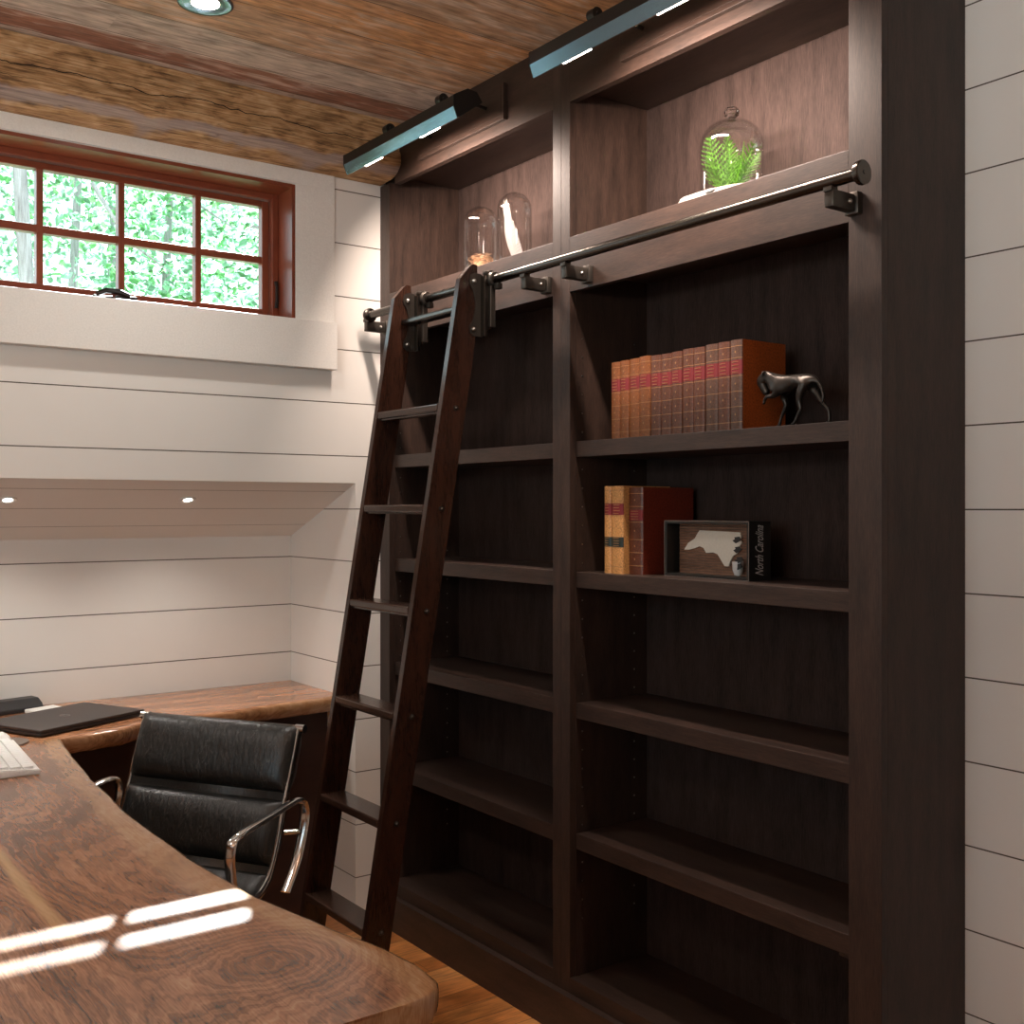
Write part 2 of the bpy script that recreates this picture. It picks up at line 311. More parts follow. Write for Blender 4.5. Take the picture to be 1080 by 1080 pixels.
# ------------------------------------------------------------------ mesh helpers
def link(name, bm, mat, parent=None, smooth=False, mats=None):
    me = bpy.data.meshes.new(name)
    bmesh.ops.recalc_face_normals(bm, faces=bm.faces)
    bm.to_mesh(me); bm.free()
    for x in (mats or [mat]): me.materials.append(x)
    if smooth:
        for p in me.polygons: p.use_smooth = True
    o = bpy.data.objects.new(name, me); COL.objects.link(o)
    if parent: o.parent = parent
    return o
def autosmooth(o, ang=35):
    me = o.data
    for p in me.polygons: p.use_smooth = True
    bm = bmesh.new(); bm.from_mesh(me)
    for e in bm.edges:
        if len(e.link_faces) == 2 and e.calc_face_angle(0) > math.radians(ang): e.smooth = False
    bm.to_mesh(me); bm.free(); return o
def tag(o, label=None, cat=None, group=None, kind=None):
    if label: o['label'] = label
    if cat: o['category'] = cat
    if group: o['group'] = group
    if kind: o['kind'] = kind
    return o
def thing(name, label, cat, loc=(0, 0, 0), group=None, rz=0):
    o = bpy.data.objects.new(name, None); COL.objects.link(o); o.location = loc; o.rotation_euler = (0, 0, rz)
    o.empty_display_size = 0.05
    return tag(o, label, cat, group)
def box(bm, x0, x1, y0, y1, z0, z1, bev=0.0, mi=0, M4=None):
    vs = [bm.verts.new((x, y, z)) for x in (x0, x1) for y in (y0, y1) for z in (z0, z1)]
    if M4 is not None:
        for v in vs: v.co = M4 @ v.co
    f = [(0, 1, 3, 2), (4, 6, 7, 5), (0, 4, 5, 1), (2, 3, 7, 6), (0, 2, 6, 4), (1, 5, 7, 3)]
    fs = [bm.faces.new([vs[i] for i in q]) for q in f]
    for q in fs: q.material_index = mi
    if bev > 0:
        es = set(e for q in fs for e in q.edges)
        bmesh.ops.bevel(bm, geom=list(es), offset=bev, segments=2, affect='EDGES', profile=0.5)
def prism(bm, pts, axis, a, b, bev=0.0, mi=0):
    """extrude a closed 2D outline along an axis from a to b"""
    def P(p, t):
        if axis == 'X': return (t, p[0], p[1])
        if axis == 'Y': return (p[0], t, p[1])
        return (p[0], p[1], t)
    A = [bm.verts.new(P(p, a)) for p in pts]; B = [bm.verts.new(P(p, b)) for p in pts]
    fs = [bm.faces.new(A), bm.faces.new(B[::-1])]
    n = len(pts)
    for i in range(n): fs.append(bm.faces.new((A[i], A[(i + 1) % n], B[(i + 1) % n], B[i])))
    for q in fs: q.material_index = mi
    if bev > 0:
        es = set(e for q in fs for e in q.edges)
        bmesh.ops.bevel(bm, geom=list(es), offset=bev, segments=2, affect='EDGES')
def tube(bm, pts, r, n=12, closed=False, cap=True, rx=None, up=None):
    """round (or oval) tube along points; r number or list"""
    P = [Vector(p) for p in pts]; k = len(P); rings = []
    prev = None
    for i in range(k):
        if closed: t = (P[(i + 1) % k] - P[i - 1]).normalized()
        else: t = (P[min(i + 1, k - 1)] - P[max(i - 1, 0)]).normalized()
        if up is not None: u = Vector(up)
        elif prev is not None: u = prev
        else: u = Vector((0, 0, 1)) if abs(t.z) < 0.9 else Vector((1, 0, 0))
        s = t.cross(u).normalized(); u = s.cross(t).normalized(); prev = u
        rr = r[i] if isinstance(r, (list, tuple)) else r
        ra = rr if rx is None else rx
        rings.append([bm.verts.new(P[i] + s * math.cos(2 * PI * j / n) * ra + u * math.sin(2 * PI * j / n) * rr) for j in range(n)])
    m = k if closed else k - 1
    for i in range(m):
        A, B = rings[i], rings[(i + 1) % k]
        for j in range(n): bm.faces.new((A[j], A[(j + 1) % n], B[(j + 1) % n], B[j]))
    if cap and not closed:
        bm.faces.new(rings[0][::-1]); bm.faces.new(rings[-1])
def lathe(bm, prof, n=40, c=(0, 0, 0), mi=0):
    rings = []
    for r, z in prof:
        if r < 1e-6: rings.append([bm.verts.new((c[0], c[1], c[2] + z))])
        else: rings.append([bm.verts.new((c[0] + r * math.cos(2 * PI * j / n), c[1] + r * math.sin(2 * PI * j / n), c[2] + z)) for j in range(n)])
    for A, B in zip(rings, rings[1:]):
        for j in range(n):
            if len(A) == 1 and len(B) == 1: continue
            if len(A) == 1: f = bm.faces.new((A[0], B[j], B[(j + 1) % n]))
            elif len(B) == 1: f = bm.faces.new((A[j], A[(j + 1) % n], B[0]))
            else: f = bm.faces.new((A[j], A[(j + 1) % n], B[(j + 1) % n], B[j]))
            f.material_index = mi
def cyl(bm, p, q, r, n=20): tube(bm, [p, q], r, n)
def sph(bm, c, r, seg=16, sc=(1, 1, 1)):
    mt = Matrix.Translation(c) @ Matrix.Diagonal((sc[0], sc[1], sc[2], 1))
    bmesh.ops.create_uvsphere(bm, u_segments=seg, v_segments=seg // 2, radius=r, matrix=mt)
def B_(): return bmesh.new()
def boxo(name, dims, mat, parent=None, bev=0.0):
    bm = B_(); box(bm, *dims, bev=bev); return link(name, bm, mat, parent)

# ================================================================== ROOM
XL, YF = -1.85, -1.7
def struct(o): return tag(o, kind='structure')
struct(boxo('floor', (XL - .1, XB + .1, YF - .1, YN + .1, -0.06, Z0), M['floor']))
struct(boxo('ceiling', (XL - .1, XB + .1, YF - .1, W + .14, ZC, ZC + .08), M['ceil']))
struct(boxo('wall_right', (XB, XB + .1, YF - .1, YN + .1, Z0, ZC), M['wall']))
struct(boxo('wall_front', (XL, XB, YF - .1, YF, Z0, ZC), M['plaster']))
# wall on the left with an opening for the assumed, unseen daylight window
bm = B_()
box(bm, XL - .1, XL, YF, -0.3, Z0, ZC); box(bm, XL - .1, XL, 1.9, YN + .1, Z0, ZC)
box(bm, XL - .1, XL, -0.3, 1.9, Z0, 0.95); box(bm, XL - .1, XL, -0.3, 1.9, 2.25, ZC)
struct(link('wall_left', bm, M['plaster']))
# window wall, with the opening, the pilaster and the low alcove under a sloping soffit
WX0, WX1, WZ0, WZ1 = 0.20, 1.536, 2.020, 2.462
bm = B_()
T = 0.15
box(bm, XL, WX0, W, W + T, 1.5, ZC); box(bm, WX1, XB, W, W + T, 1.5, ZC)
box(bm, WX0, WX1, W, W + T, 1.5, WZ0); box(bm, WX0, WX1, W, W + T, WZ1, ZC)
box(bm, XN, XB, W, YN + .1, Z0, 1.5)
box(bm, XL, XN, YN, YN + .1, Z0, 1.45)
wb = struct(link('wall_back', bm, M['wall']))
bm = B_()
prism(bm, [(W, 1.5), (YN, 1.3142), (YN, 1.40), (W + T, 1.54), (W, 1.5004)], 'X', XL, XN)
link('soffit', bm, M['soffit'], wb)
# window casings: flat white boards and the deep sill apron
bm = B_()
box(bm, 1.536, 1.676, W - .006, W, WZ0 - .014, WZ1 + .003, bev=.001)
box(bm, XL, 1.676, W - .006, W, WZ1 + .003, 2.53, bev=.001)
struct(link('trim_1', bm, M['white']))
bm = B_(); box(bm, XL, 1.666, W - .045, W, 1.869, WZ0 + .003, bev=.0015)
struct(link('trim_2', bm, M['white']))

# hewn timber beam along the top of the window wall
bm = B_(); prof = []
for i in range(26):
    t = i / 25
    if t < .62: y = W - .165 + .012 * math.sin(t * 5) + .02 * t; z = ZC - t / .62 * .115
    else:
        a = (t - .62) / .38 * PI / 2
        y = W - .150 + .05 * (1 - math.cos(a)) + .030 * (a / (PI / 2)); z = ZC - .115 - .045 * math.sin(a)
    prof.append((y, z))
prof += [(W - .02, 2.512), (W, 2.512), (W, ZC)]
ns = 150; rings = []
for k in range(ns + 1):
    x = XL + (D - .001 - XL) * k / ns; ring = []
    for j, (y, z) in enumerate(prof):
        dy = dz = 0
        if j < 26 and j > 0:
            dy = .014 * noise.noise((x * 2.2, y * 9, z * 14)) + .006 * noise.noise((x * 9, y * 30, z * 40)); dz = .006 * noise.noise((x * 3 + 9, j * .3, 2))
            if 9 < j < 12: dy += .006
        ring.append(bm.verts.new((x, min(y + dy, W - .001), min(z + dz * (j > 3), ZC))))
    rings.append(ring)
for A, B in zip(rings, rings[1:]):
    for j in range(len(prof)): bm.faces.new((A[j], A[(j + 1) % len(prof)], B[(j + 1) % len(prof)], B[j]))
bm.faces.new(rings[0]); bm.faces.new(rings[-1][::-1])
o = autosmooth(link('timber_beam', bm, M['beam']), 50)
tag(o, 'rough hewn weathered timber beam along the ceiling above the window', 'beam')

# ------------------------------------------------------------------ window_1
w1 = struct(bpy.data.objects.new('window_1', None)); COL.objects.link(w1); w1.location = (0, 0, 0)
YR = W + .10      # frame face
bm = B_()   # jamb liner set in the wall opening
box(bm, WX1 - .012, WX1 - .0005, W - .004, YR + .045, WZ0 + .002, WZ1 - .001); box(bm, WX0 + .0005, WX0 + .012, W - .004, YR + .045, WZ0 + .002, WZ1 - .001)
link('jamb', bm, M['redwoodV'], w1)
bm = B_(); box(bm, WX0 + .012, WX1 - .012, W - .004, YR + .045, WZ1 - .012, WZ1 - .0005); box(bm, WX0 + .012, WX1 - .012, W + .0, YR + .045, WZ0 + .0035, WZ0 + .010)
link('head_and_sill', bm, M['redwood'], w1)
def rectframe(x0, x1, z0, z1, wl, wr, wb_, wt, y0, y1, name, bev=.002):
    bm = B_(); box(bm, x0, x0 + wl, y0, y1, z0, z1, bev); box(bm, x1 - wr, x1, y0, y1, z0, z1, bev)
    o1 = link(name, bm, M['redwoodV'], w1)
    bm = B_(); box(bm, x0 + wl, x1 - wr, y0, y1, z0, z0 + wb_, bev); box(bm, x0 + wl, x1 - wr, y0, y1, z1 - wt, z1, bev)
    link(name, bm, M['redwood'], w1)
rectframe(WX0 + .012, WX1 - .012, WZ0 + .010, WZ1 - .012, .022, .022, .014, .020, YR, YR + .045, 'window_frame')
rectframe(WX0 + .036, WX1 - .036, WZ0 + .026, WZ1 - .034, .034, .024, .026, .020, YR + .022, YR + .055, 'sash')
GY = YR + .038
gx0, gx1, gz0, gz1 = WX0 + .07, 1.475, 2.070, 2.408
o = boxo('glass_pane', (gx0 - .004, gx1 + .004, GY, GY + .004, gz0 - .003, gz1 + .003), M['pane'], w1)
bm = B_()
for x in (1.262, 1.022, .787, .550, .315): box(bm, x - .0095, x + .0095, GY - .014, GY + .018, gz0 - .002, gz1 + .002, .002)
link('muntins', bm, M['redwoodV'], w1)
bm = B_(); box(bm, gx0, gx1, GY - .0135, GY + .0175, 2.222, 2.245, .002)
link('muntins', bm, M['redwood'], w1)
# dark operator crank on the sill and latch lever on the frame
bm = B_(); box(bm, .925, .985, YR - .022, YR + .01, WZ0 + .012, WZ0 + .032, .004); box(bm, .99, 1.055, YR - .030, YR - .005, WZ0 + .012, WZ0 + .036, .006)
tube(bm, [(.935, YR - .02, WZ0 + .034), (.96, YR - .03, WZ0 + .045), (1.0, YR - .032, WZ0 + .044), (1.03, YR - .03, WZ0 + .034)], [.006, .008, .009, .007], 10)
autosmooth(link('crank_handle', bm, M['black'], w1))
bm = B_(); tube(bm, [(1.513, YR - .006, 2.075), (1.513, YR - .012, 2.10), (1.512, YR - .014, 2.14), (1.513, YR - .006, 2.16)], [.006, .005, .005, .007], 10)
autosmooth(link('latch_lever', bm, M['black'], w1))

# assumed_window : unseen daylight window in the left wall (out of frame), assumed and added for its light
w2 = struct(bpy.data.objects.new('assumed_window', None)); COL.objects.link(w2)
bm = B_()
for a, b_ in ((-.3, -.25), (.775, .825), (1.85, 1.9)): box(bm, XL - .09, XL + .01, a, b_, .95, 2.25)
for a, b_ in ((.95, 1.0), (1.58, 1.61), (2.20, 2.25)): box(bm, XL - .088, XL + .008, -.25, 1.85, a, b_)
link('window_frame', bm, M['redwoodV'], w2)

# ================================================================== BOOKCASES
SH = [1.5945, 1.247, .899, .5505]; ST = .042
FT = .020     # face frame thickness
def bookcase(label, y0, y1, oy0, oy1, pins_far):
    """y0 < y1 outer sides; oy0 < oy1 opening in the face frame"""
    t = thing('bookcase', label, 'bookcase', (D, (y0 + y1) / 2, Z0))
    def part(name, bm, mat): return link_local(name, bm, mat, t)
    def link_local(name, bm, mat, par):
        bmesh.ops.translate(bm, verts=bm.verts, vec=-Vector(par.location)); o = link(name, bm, mat, par); return o
    top = ZC - .001
    # side panels
    for (a, b_) in ((y0, oy0 - .0005 + .001), (oy1 - .001, y1)):
        bm = B_(); box(bm, D + FT, XB - .001, a, b_, Z0, top); part('side_panel', bm, M['oakV'])
    # stiles of the face frame
    for (a, b_) in ((y0, oy0), (oy1, y1)):
        bm = B_()
        if b_ > 3.2:   # notched round the beam
            prism(bm, [(a, Z0), (b_, Z0), (b_, 2.508), (3.193, 2.508), (3.190, 2.58), (3.12, 2.60), (3.12, top), (a, top)] if a < 3.12 else [(a, Z0), (b_, Z0), (b_, 2.508), (a, 2.508)], 'X', D, D + FT)
        else: box(bm, D, D + FT, a, b_, Z0, top, .0008)
        part('stile', bm, M['oakV'])
    # rails
    bm = B_(); box(bm, D, D + FT, oy0, min(oy1, 3.188) if oy1 > 3.2 else oy1, 2.4957, top)
    if oy1 > 3.2: pass
    part('top_rail', bm, M['oakH'])
    bm = B_(); box(bm, D, D + FT, oy0, oy1, 1.9905, 2.136, .0008); part('ladder_rail_board', bm, M['oakH'])
    bm = B_(); box(bm, D, D + FT, oy0, oy1, Z0, .1704, .0008); part('bottom_rail', bm, M['oakH'])
    # niche decks
    bm = B_(); box(bm, D + FT, XB - .012, oy0, oy1, 2.531, top); part('niche_top', bm, M['oakH'])
    bm = B_(); box(bm, D + FT, XB - .012, oy0, oy1, 2.045, 2.130); part('niche_floor', bm, M['oakH'])
    bm = B_(); box(bm, D + FT, XB - .012, oy0, oy1, .145, .169); part('bottom_deck', bm, M['oakH'])
    bm = B_(); box(bm, XB - .012, XB - .001, oy0, oy1, Z0, top); part('back_panel', bm, M['oakBack'])
    for z in SH:
        bm = B_(); box(bm, D + .020, XB - .013, oy0 + .002, oy1 - .002, z - ST, z, .0012); part('shelf', bm, M['oakH'])
    # rows of shelf pin holes with small metal sleeves on the visible side
    bm = B_(); cyl(bm, (0, .0006, 0), (0, -.002, 0), .0024, 8); first = None
    for xx in (D + .042, XB - .06):
        for k in range(32):
            z = .32 + .05 * k
            if any(s_ - ST - .006 < z < s_ + .006 for s_ in SH): continue
            if first is None: q_ = first = link('shelf_pin_sleeve', bm, M['nickel'], t)
            else: q_ = first.copy(); COL.objects.link(q_)
            q_.location = Vector((xx, oy1, z)) - Vector(t.location)
    return t
bkL = bookcase('dark oak bookcase unit behind the ladder, next to the window wall', 2.3063, 3.2885, 2.3428, 3.2263, True)
bkR = bookcase('dark oak bookcase unit holding the brown books and the dog figure', 1.3084, 2.3058, 1.3857, 2.2697, True)
# small shelf support lip at lower right shelf
bm = B_(); box(bm, D + .028, D + .05, 1.388, 1.43, .4985, .5082); bmesh.ops.translate(bm, verts=bm.verts, vec=-Vector(bkR.location)); link('shelf_clip', bm, M['oakH'], bkR)
# plinth board along both
bm = B_(); prism(bm, [(D - .018, Z0), (D - .0005, Z0), (D - .0005, .1295), (D - .003, .1295), (D - .018, .1275)], 'Y', 1.3084, W - .001)
tag(link('plinth_board', bm, M['oakH']), 'long dark plinth board along the floor in front of both bookcases', 'baseboard')

# ------------------------------------------------------------------ raised panels behind the picture lights
def backplate(yc, label):
    t = thing('lamp_backboard', label, 'panel', (D, yc, 2.58))
    bm = B_(); box(bm, -.015, 0, -.2335, .2335, -.052, .052, .0012)
    link('board', bm, M['oakH'], t)
    bm = B_(); box(bm, -.0165, -.0148, -.222, .222, -.040, .0445, .0006); link('raised_field', bm, M['oakH'], t)
    return t
backplate(2.7845, 'dark oak mounting board behind the picture light nearer the window')
backplate(1.8225, 'dark oak mounting board behind the picture light in the top right of the photo')

# ------------------------------------------------------------------ picture lights
def picture_light(yc, label):
    t = thing('picture_light', label, 'lamp', (1.655, yc, 2.52), 'black picture lights over the bookcases')
    hl = .313
    sec = [(-.043, -.003), (-.043, .004), (.0, .028), (.030, .024), (.050, .004), (.050, .000), (-.015, -.050), (-.028, -.057), (-.041, -.028)]
    bm = B_(); prism(bm, [(-.042, -.027), (-.043, .002), (.003, .028), (.032, .024), (.050, .002), (.044, -.004), (.0, .012), (-.036, -.026)], 'Y', -hl, hl)
    link('housing', bm, M['black'], t)
    bm = B_(); prism(bm, [(-.042, -.0275), (-.0305, -.057), (-.028, -.0565), (-.037, -.027)], 'Y', -hl, hl)
    link('reflector', bm, M['bevel'], t)
    for s in (-1, 1):
        bm = B_(); prism(bm, [(-.043, -.027), (-.043, .003), (.003, .029), (.033, .025), (.051, .001), (-.030, -.057)], 'Y', s * hl, s * (hl + .003))
        link('end_cap', bm, M['black'], t)
    bm = B_(); box(bm, -.024, -.018, -hl + .03, hl - .03, -.050, -.047)
    link('light_strip', bm, M['leddim'], t)
    for s in (-.16, .16):
        bm = B_(); box(bm, -.0265, -.018, s - .05, s + .05, -.0535, -.0502); link('light_lens', bm, M['led'], t)
    bm = B_(); prism(bm, [(-.0279, -.056), (-.016, -.050), (-.016, -.044), (-.030, -.040)], 'Y', -hl + .001, hl - .001)
    for s in (-.15, .15):
        bm2 = B_(); tube(bm2, [(.020, s, .024), (.035, s, .055), (.075, s, .066), (.13, s, .064), (.1775, s, .060)], .0055, 10)
        arm = autosmooth(link('arm', bm2, M['black'], t))
        bm3 = B_(); cyl(bm3, (.026, s - .012, .051), (.026, s + .012, .051), .0165, 24); cyl(bm3, (.026, s - .016, .051), (.026, s + .016, .051), .006, 12)
        autosmooth(link('knob', bm3, M['black'], arm))
    link('lamp_holder', bm, M['chrome'], t)
    ld = bpy.data.lights.new('led_glow', 'AREA'); ld.shape = 'RECTANGLE'; ld.size = .035; ld.size_y = .38; ld.energy = LED_E; ld.color = (1, .80, .68)
    lo = bpy.data.objects.new('led_glow', ld); COL.objects.link(lo); ld.spread = math.radians(140); lo.location = (.004, 0, -.058); lo.rotation_euler = (0, -math.radians(50), 0); lo.parent = t
    return t
LED_E = 13
picture_light(2.785, 'black picture light mounted over the bookcase unit nearer the window')
picture_light(1.820, 'black picture light on the right, partly above the top of the photo')

# ------------------------------------------------------------------ ladder rail
RX, RZ = 1.77, 2.0535
t = thing('ladder_rail', 'long round steel rail running across the front of both bookcases', 'rail', (RX, 2.25, RZ))
bm = B_(); cyl(bm, (0, 3.21 - 2.25, 0), (0, 1.302 - 2.25, 0), .0128, 28); autosmooth(link('rail_tube', bm, M['metal'], t))
for y, s in ((3.21, 1), (1.302, -1)):
    bm = B_(); y -= 2.25
    tube(bm, [(0, y - s * .004, 0), (0, y, 0), (0, y + s * .003, 0), (0, y + s * .011, 0), (0, y + s * .0125, 0)], [.0135, .0225, .0235, .0235, .0215], 32)
    cyl(bm, (0, y + s * .012, 0), (0, y + s * .0135, 0), .004, 12)
    autosmooth(link('end_cap', bm, M['metal'], t))
for y in (1.368, 2.189, 2.362, 3.235):
    bm = B_(); y -= 2.25; zb = -.032
    box(bm, -.006, .0635, y - .011, y + .011, zb - .018, zb + .016, .003)
    box(bm, .0635, .0795, y - .016, y + .016, zb - .022, zb + .022, .002)
    box(bm, -.010, .010, y - .010, y + .010, zb + .012, -.010, .001)
    br = autosmooth(link('bracket', bm, M['bronze'], t))
    bm = B_(); sph(bm, (.045, y - .012, zb - .001), .0048, 12); autosmooth(link('bolt', bm, M['nickel'], br))

# ------------------------------------------------------------------ library ladder
def XF(z): return 1.668 - .1681 * (2.0215 - z)
YL0, YL1 = 2.528, 2.907; TS = .022; DEP = .079
lad = thing('library_ladder', 'tall dark walnut rolling ladder leaning on the bookcase rail', 'ladder', (XF(Z0) + .04, (YL0 + YL1) / 2, Z0))
LO = -Vector(lad.location)
def lpart(name, bm, mat, par=None):
    bmesh.ops.translate(bm, verts=bm.verts, vec=LO); return link(name, bm, mat, par or lad)
outline = [(XF(.05), .05), (XF(2.049), 2.049), (1.709, 2.090), (1.716, 2.094), (1.730, 2.092), (1.7335, 1.97), (XF(1.80) + DEP, 1.80), (XF(.05) + DEP, .05)]
for a in (YL0, YL1 - TS):
    bm = B_(); prism(bm, outline, 'Y', a, a + TS, .0012); lpart('side_rail', bm, M['ladder'])
TZ = [1.7027, 1.4265, 1.151, .8725, .595, .318]
for z in TZ:
    bm = B_(); x = XF(z); box(bm, x - .002, x + DEP - .004, YL0 + TS, YL1 - TS, z - .021, z, .004)
    box(bm, x + .006, x + .02, YL0 + TS, YL1 - TS, z - .026, z - .018)
    lpart('tread', bm, M['tread'])
bm = B_(); box(bm, 1.692, 1.735, YL0 + TS, YL1 - TS, 1.968, 1.985, .005); lpart('top_rung', bm, M['metal'])
# bolts outside of the side rail
for z in TZ:
    bm = B_(); x = XF(z) + .043; yb = YL0
    cyl(bm, (x, yb + .001, z - .012), (x, yb - .002, z - .012), .008, 16); sph(bm, (x, yb - .002, z - .012), .0055, 12)
    autosmooth(lpart('bolt', bm, M['bronze']))
# roller hardware on each side rail
for yy in (YL0, YL1 - TS):
    s = -1
    pl = [(1.700, 2.045), (1.706, 2.064), (1.722, 2.070), (1.745, 2.066), (1.745, 1.893), (1.712, 1.893), (1.702, 1.903), (1.702, 1.918), (1.712, 1.935), (1.720, 1.962), (1.721, 1.990), (1.714, 2.018), (1.703, 2.035)]
    bm = B_(); prism(bm, pl, 'Y', yy - .0035, yy - .0002, .0006)
    hw = lpart('roller_hanger', bm, M['bronze'])
    bm = B_(); box(bm, 1.7385, 1.7485, yy - .022, yy - .0035, 1.893, 2.062, .001); box(bm, 1.7485, 1.757, yy - .018, yy - .006, 1.912, 2.055, .001)
    lpart('channel', bm, M['metal'], hw)
    bm = B_(); box(bm, 1.757, 1.775, yy - .024, yy - .016, 1.920, 2.035, .002); box(bm, 1.757, 1.775, yy - .006, yy + .002, 1.920, 2.035, .002); lpart('channel', bm, M['bronze'], hw)
    bm = B_(); box(bm, 1.742, 1.772, yy - .020, yy - .004, 2.064, 2.076, .004)
    tube(bm, [(RX, yy - .032, RZ), (RX, yy - .028, RZ), (RX, yy - .008, RZ), (RX, yy - .004, RZ)], [.019, .0215, .0215, .018], 28)
    tube(bm, [(1.757, yy - .014, 2.072), (1.768, yy - .014, 2.077), (1.779, yy - .014, 2.073), (1.790, yy - .014, 2.062)], .004, 8)
    box(bm, 1.764, 1.780, yy - .05, yy - .03, RZ - .030, RZ - .013, .002)
    autosmooth(lpart('roller', bm, M['bronze'], hw))
    for (x, z) in ((1.716, 2.045), (1.714, 1.912)):
        bm = B_(); sph(bm, (x, yy - .005, z), .0065, 12); autosmooth(lpart('bolt', bm, M['nickel'], hw))
for yy in (YL0, YL1 - TS):
    bm = B_(); cyl(bm, (XF(.04) + .04, yy + .002, Z0 + .030), (XF(.04) + .04, yy + TS - .002, Z0 + .030), .030, 24); autosmooth(lpart('floor_roller', bm, M['plastic_black']))

# ================================================================== BOOKS
bcol = {'a': book_leather('tan_brown_leather', (0.19, 0.062, 0.017)), 'b': book_leather('dull_brown_leather', (0.105, 0.038, 0.021)),
        'c': book_leather('grey_brown_leather', (0.095, 0.046, 0.030)), 'law': book_leather('pale_tan_law_calf', (0.50, 0.25, 0.085)), 'dk': book_leather('dark_red_brown_leather', (0.085, 0.022, 0.009))}
cover_or = book_leather('orange_brown_board', (0.30, 0.062, 0.010))
redlab = plain('red_title_label', (0.17, 0.010, 0.015), 0.6)
blklab = plain('black_title_label', (0.012, 0.022, 0.018), 0.5)
def book(y0, y1, z0, z1, xs, depth, label, mat, group, bands, labs, cover=None, glyph_seed=0, boardmat=None):
    """spine faces -X at x=xs; y0<y1"""
    yc = (y0 + y1) / 2; th = (y1 - y0); h = z1 - z0
    t = thing('book', label, 'book', (xs, yc, z0), group)
    a = th / 2 - .0004
    rb = random.Random(glyph_seed)
    # hollow cover: rounded spine + two boards
    pts = []
    n = 8
    for i in range(n + 1):
        an = -PI / 2 + PI * i / n
        pts.append((.0055 - .0055 * math.cos(an), a * math.sin(an)))
    outer = [(depth, -a)] + pts + [(depth, a)]
    inner = [(depth, a - .0022), (.010, a - .0022), (.010, -a + .0022), (depth, -a + .0022)]
    bm = B_(); poly = outer + inner
    prism(bm, poly, 'Z', 0, h, mi=0)
    if boardmat:
        for f in bm.faces:
            if abs(f.calc_center_median().y) > a - .001 and abs(f.normal.y) > .9 or abs(f.calc_center_median().y) > a - .0005: f.material_index = 1
    cov = bm
    def bandshape(bm, zs, hh, out, mi):
        for z in zs:
            P = [(.0055 - (.0055 + out) * math.cos(-PI / 2 + PI * i / n), (a + out * .3) * math.sin(-PI / 2 + PI * i / n)) for i in range(n + 1)]
            Q = [(x + .0025, y * .9) for x, y in P[::-1]]
            prism(bm, P + Q, 'Z', z - hh, z + hh, mi=mi)
    bandshape(cov, [h * q for q in bands], .0007, .0004, 2)
    for q in [(p + q) / 2 for p, q in zip(bands, bands[1:]) if not any(l0 < (p + q) / 2 < l1 for l0, l1, _ in labs)]:
        prism(cov, [(-.0022, h * q), (0, h * q + .003), (.0022, h * q), (0, h * q - .003)], 'X', -.0004, .0008, mi=2)
    autosmooth(link('cover', cov, mat, t, mats=[mat, boardmat or mat, M['gilt']]), 30)
    bm = B_(); box(bm, .0102, depth - .004, -a + .0024, a - .0024, .003, h - .003); link('page_block', bm, M['paper'], t)
    for q0, q1, mt in labs:
        bm = B_(); bandshape(bm, [h * (q0 + q1) / 2], h * (q1 - q0) / 2, .0003, 0)
        rows = 4
        for r in range(rows):
            zz = h * (q0 + (q1 - q0) * (r + .5) / rows); wmax = a * .55
            y = -wmax * rb.uniform(.7, 1)
            while y < wmax:
                ww = rb.uniform(.0008, .002)
                xx = .0055 - .0061 * math.cos(math.asin(max(-.95, min(.95, y / a))))
                box(bm, xx - .0003, xx + .001, y, min(y + ww, wmax + .001), zz - .0009, zz + .0009, mi=1)
                y += ww + .0009
        link('title_label', bm, mt, t, mats=[mt, M['gilt']])
    return t
ye = [2.1659, 2.1305, 2.0964, 2.0553, 2.0131, 1.9763, 1.9393, 1.9024, 1.8648, 1.8265, 1.7858, 1.7476, 1.7103]
hz = [1.7949, 1.7955, 1.7965, 1.7975, 1.7955, 1.7948, 1.796, 1.7984, 1.7978, 1.800, 1.8003, 1.8011]
words = ['leftmost', 'second from left', 'third from left', 'fourth from left', 'fifth from left', 'sixth from left', 'sixth from right', 'fifth from right', 'fourth from right', 'third from right', 'second from right', 'rightmost']
kinds = ['a', 'a', 'a', 'a', 'b', 'b', 'b', 'b', 'b', 'c', 'b', 'c']
for i in range(12):
    desc = {'a': 'tan brown', 'b': 'brown', 'c': 'grey brown'}[kinds[i]]
    lab = f'{desc} leather book, {words[i]} of the twelve on the higher shelf'
    if i == 11: lab = 'grey brown leather book with orange cover facing the dog figure, end of the long row'
    xs = 1.895 + .003 * random.random() + (0.004 if i < 3 else 0)
    book(ye[i + 1], ye[i] - .0006, SH[0], hz[i], xs, .152, lab, bcol[kinds[i]], 'old leather books on the higher shelf', [.09, .26, .43, .60, .80, .93], [(.62, .775, redlab)], glyph_seed=i, boardmat=cover_or if i == 11 else None)
lz = SH[1]
book(2.1641, 2.1922, lz, 1.474, 1.90, .17, 'pale tan law book with red and black labels, leftmost on the lower shelf', bcol['law'], 'books beside the shadow box', [.08, .30, .42, .66, .81, .95], [(.67, .80, redlab), (.305, .415, blklab)], glyph_seed=31)
book(2.1181, 2.1635, lz, 1.474, 1.90, .17, 'pale tan law book with labels, between its twin and the dark red book', bcol['law'], 'books beside the shadow box', [.08, .30, .42, .66, .81, .95], [(.67, .80, redlab), (.305, .415, blklab)], glyph_seed=32)
book(2.0645, 2.1175, lz, 1.470, 1.918, .185, 'dark red brown leather book standing beside the framed shadow box', bcol['dk'], 'books beside the shadow box', [.10, .25, .40, .60, .78, .93], [(.62, .74, redlab)], glyph_seed=33, boardmat=book_leather('deep_red_board', (0.15, 0.022, 0.010)))

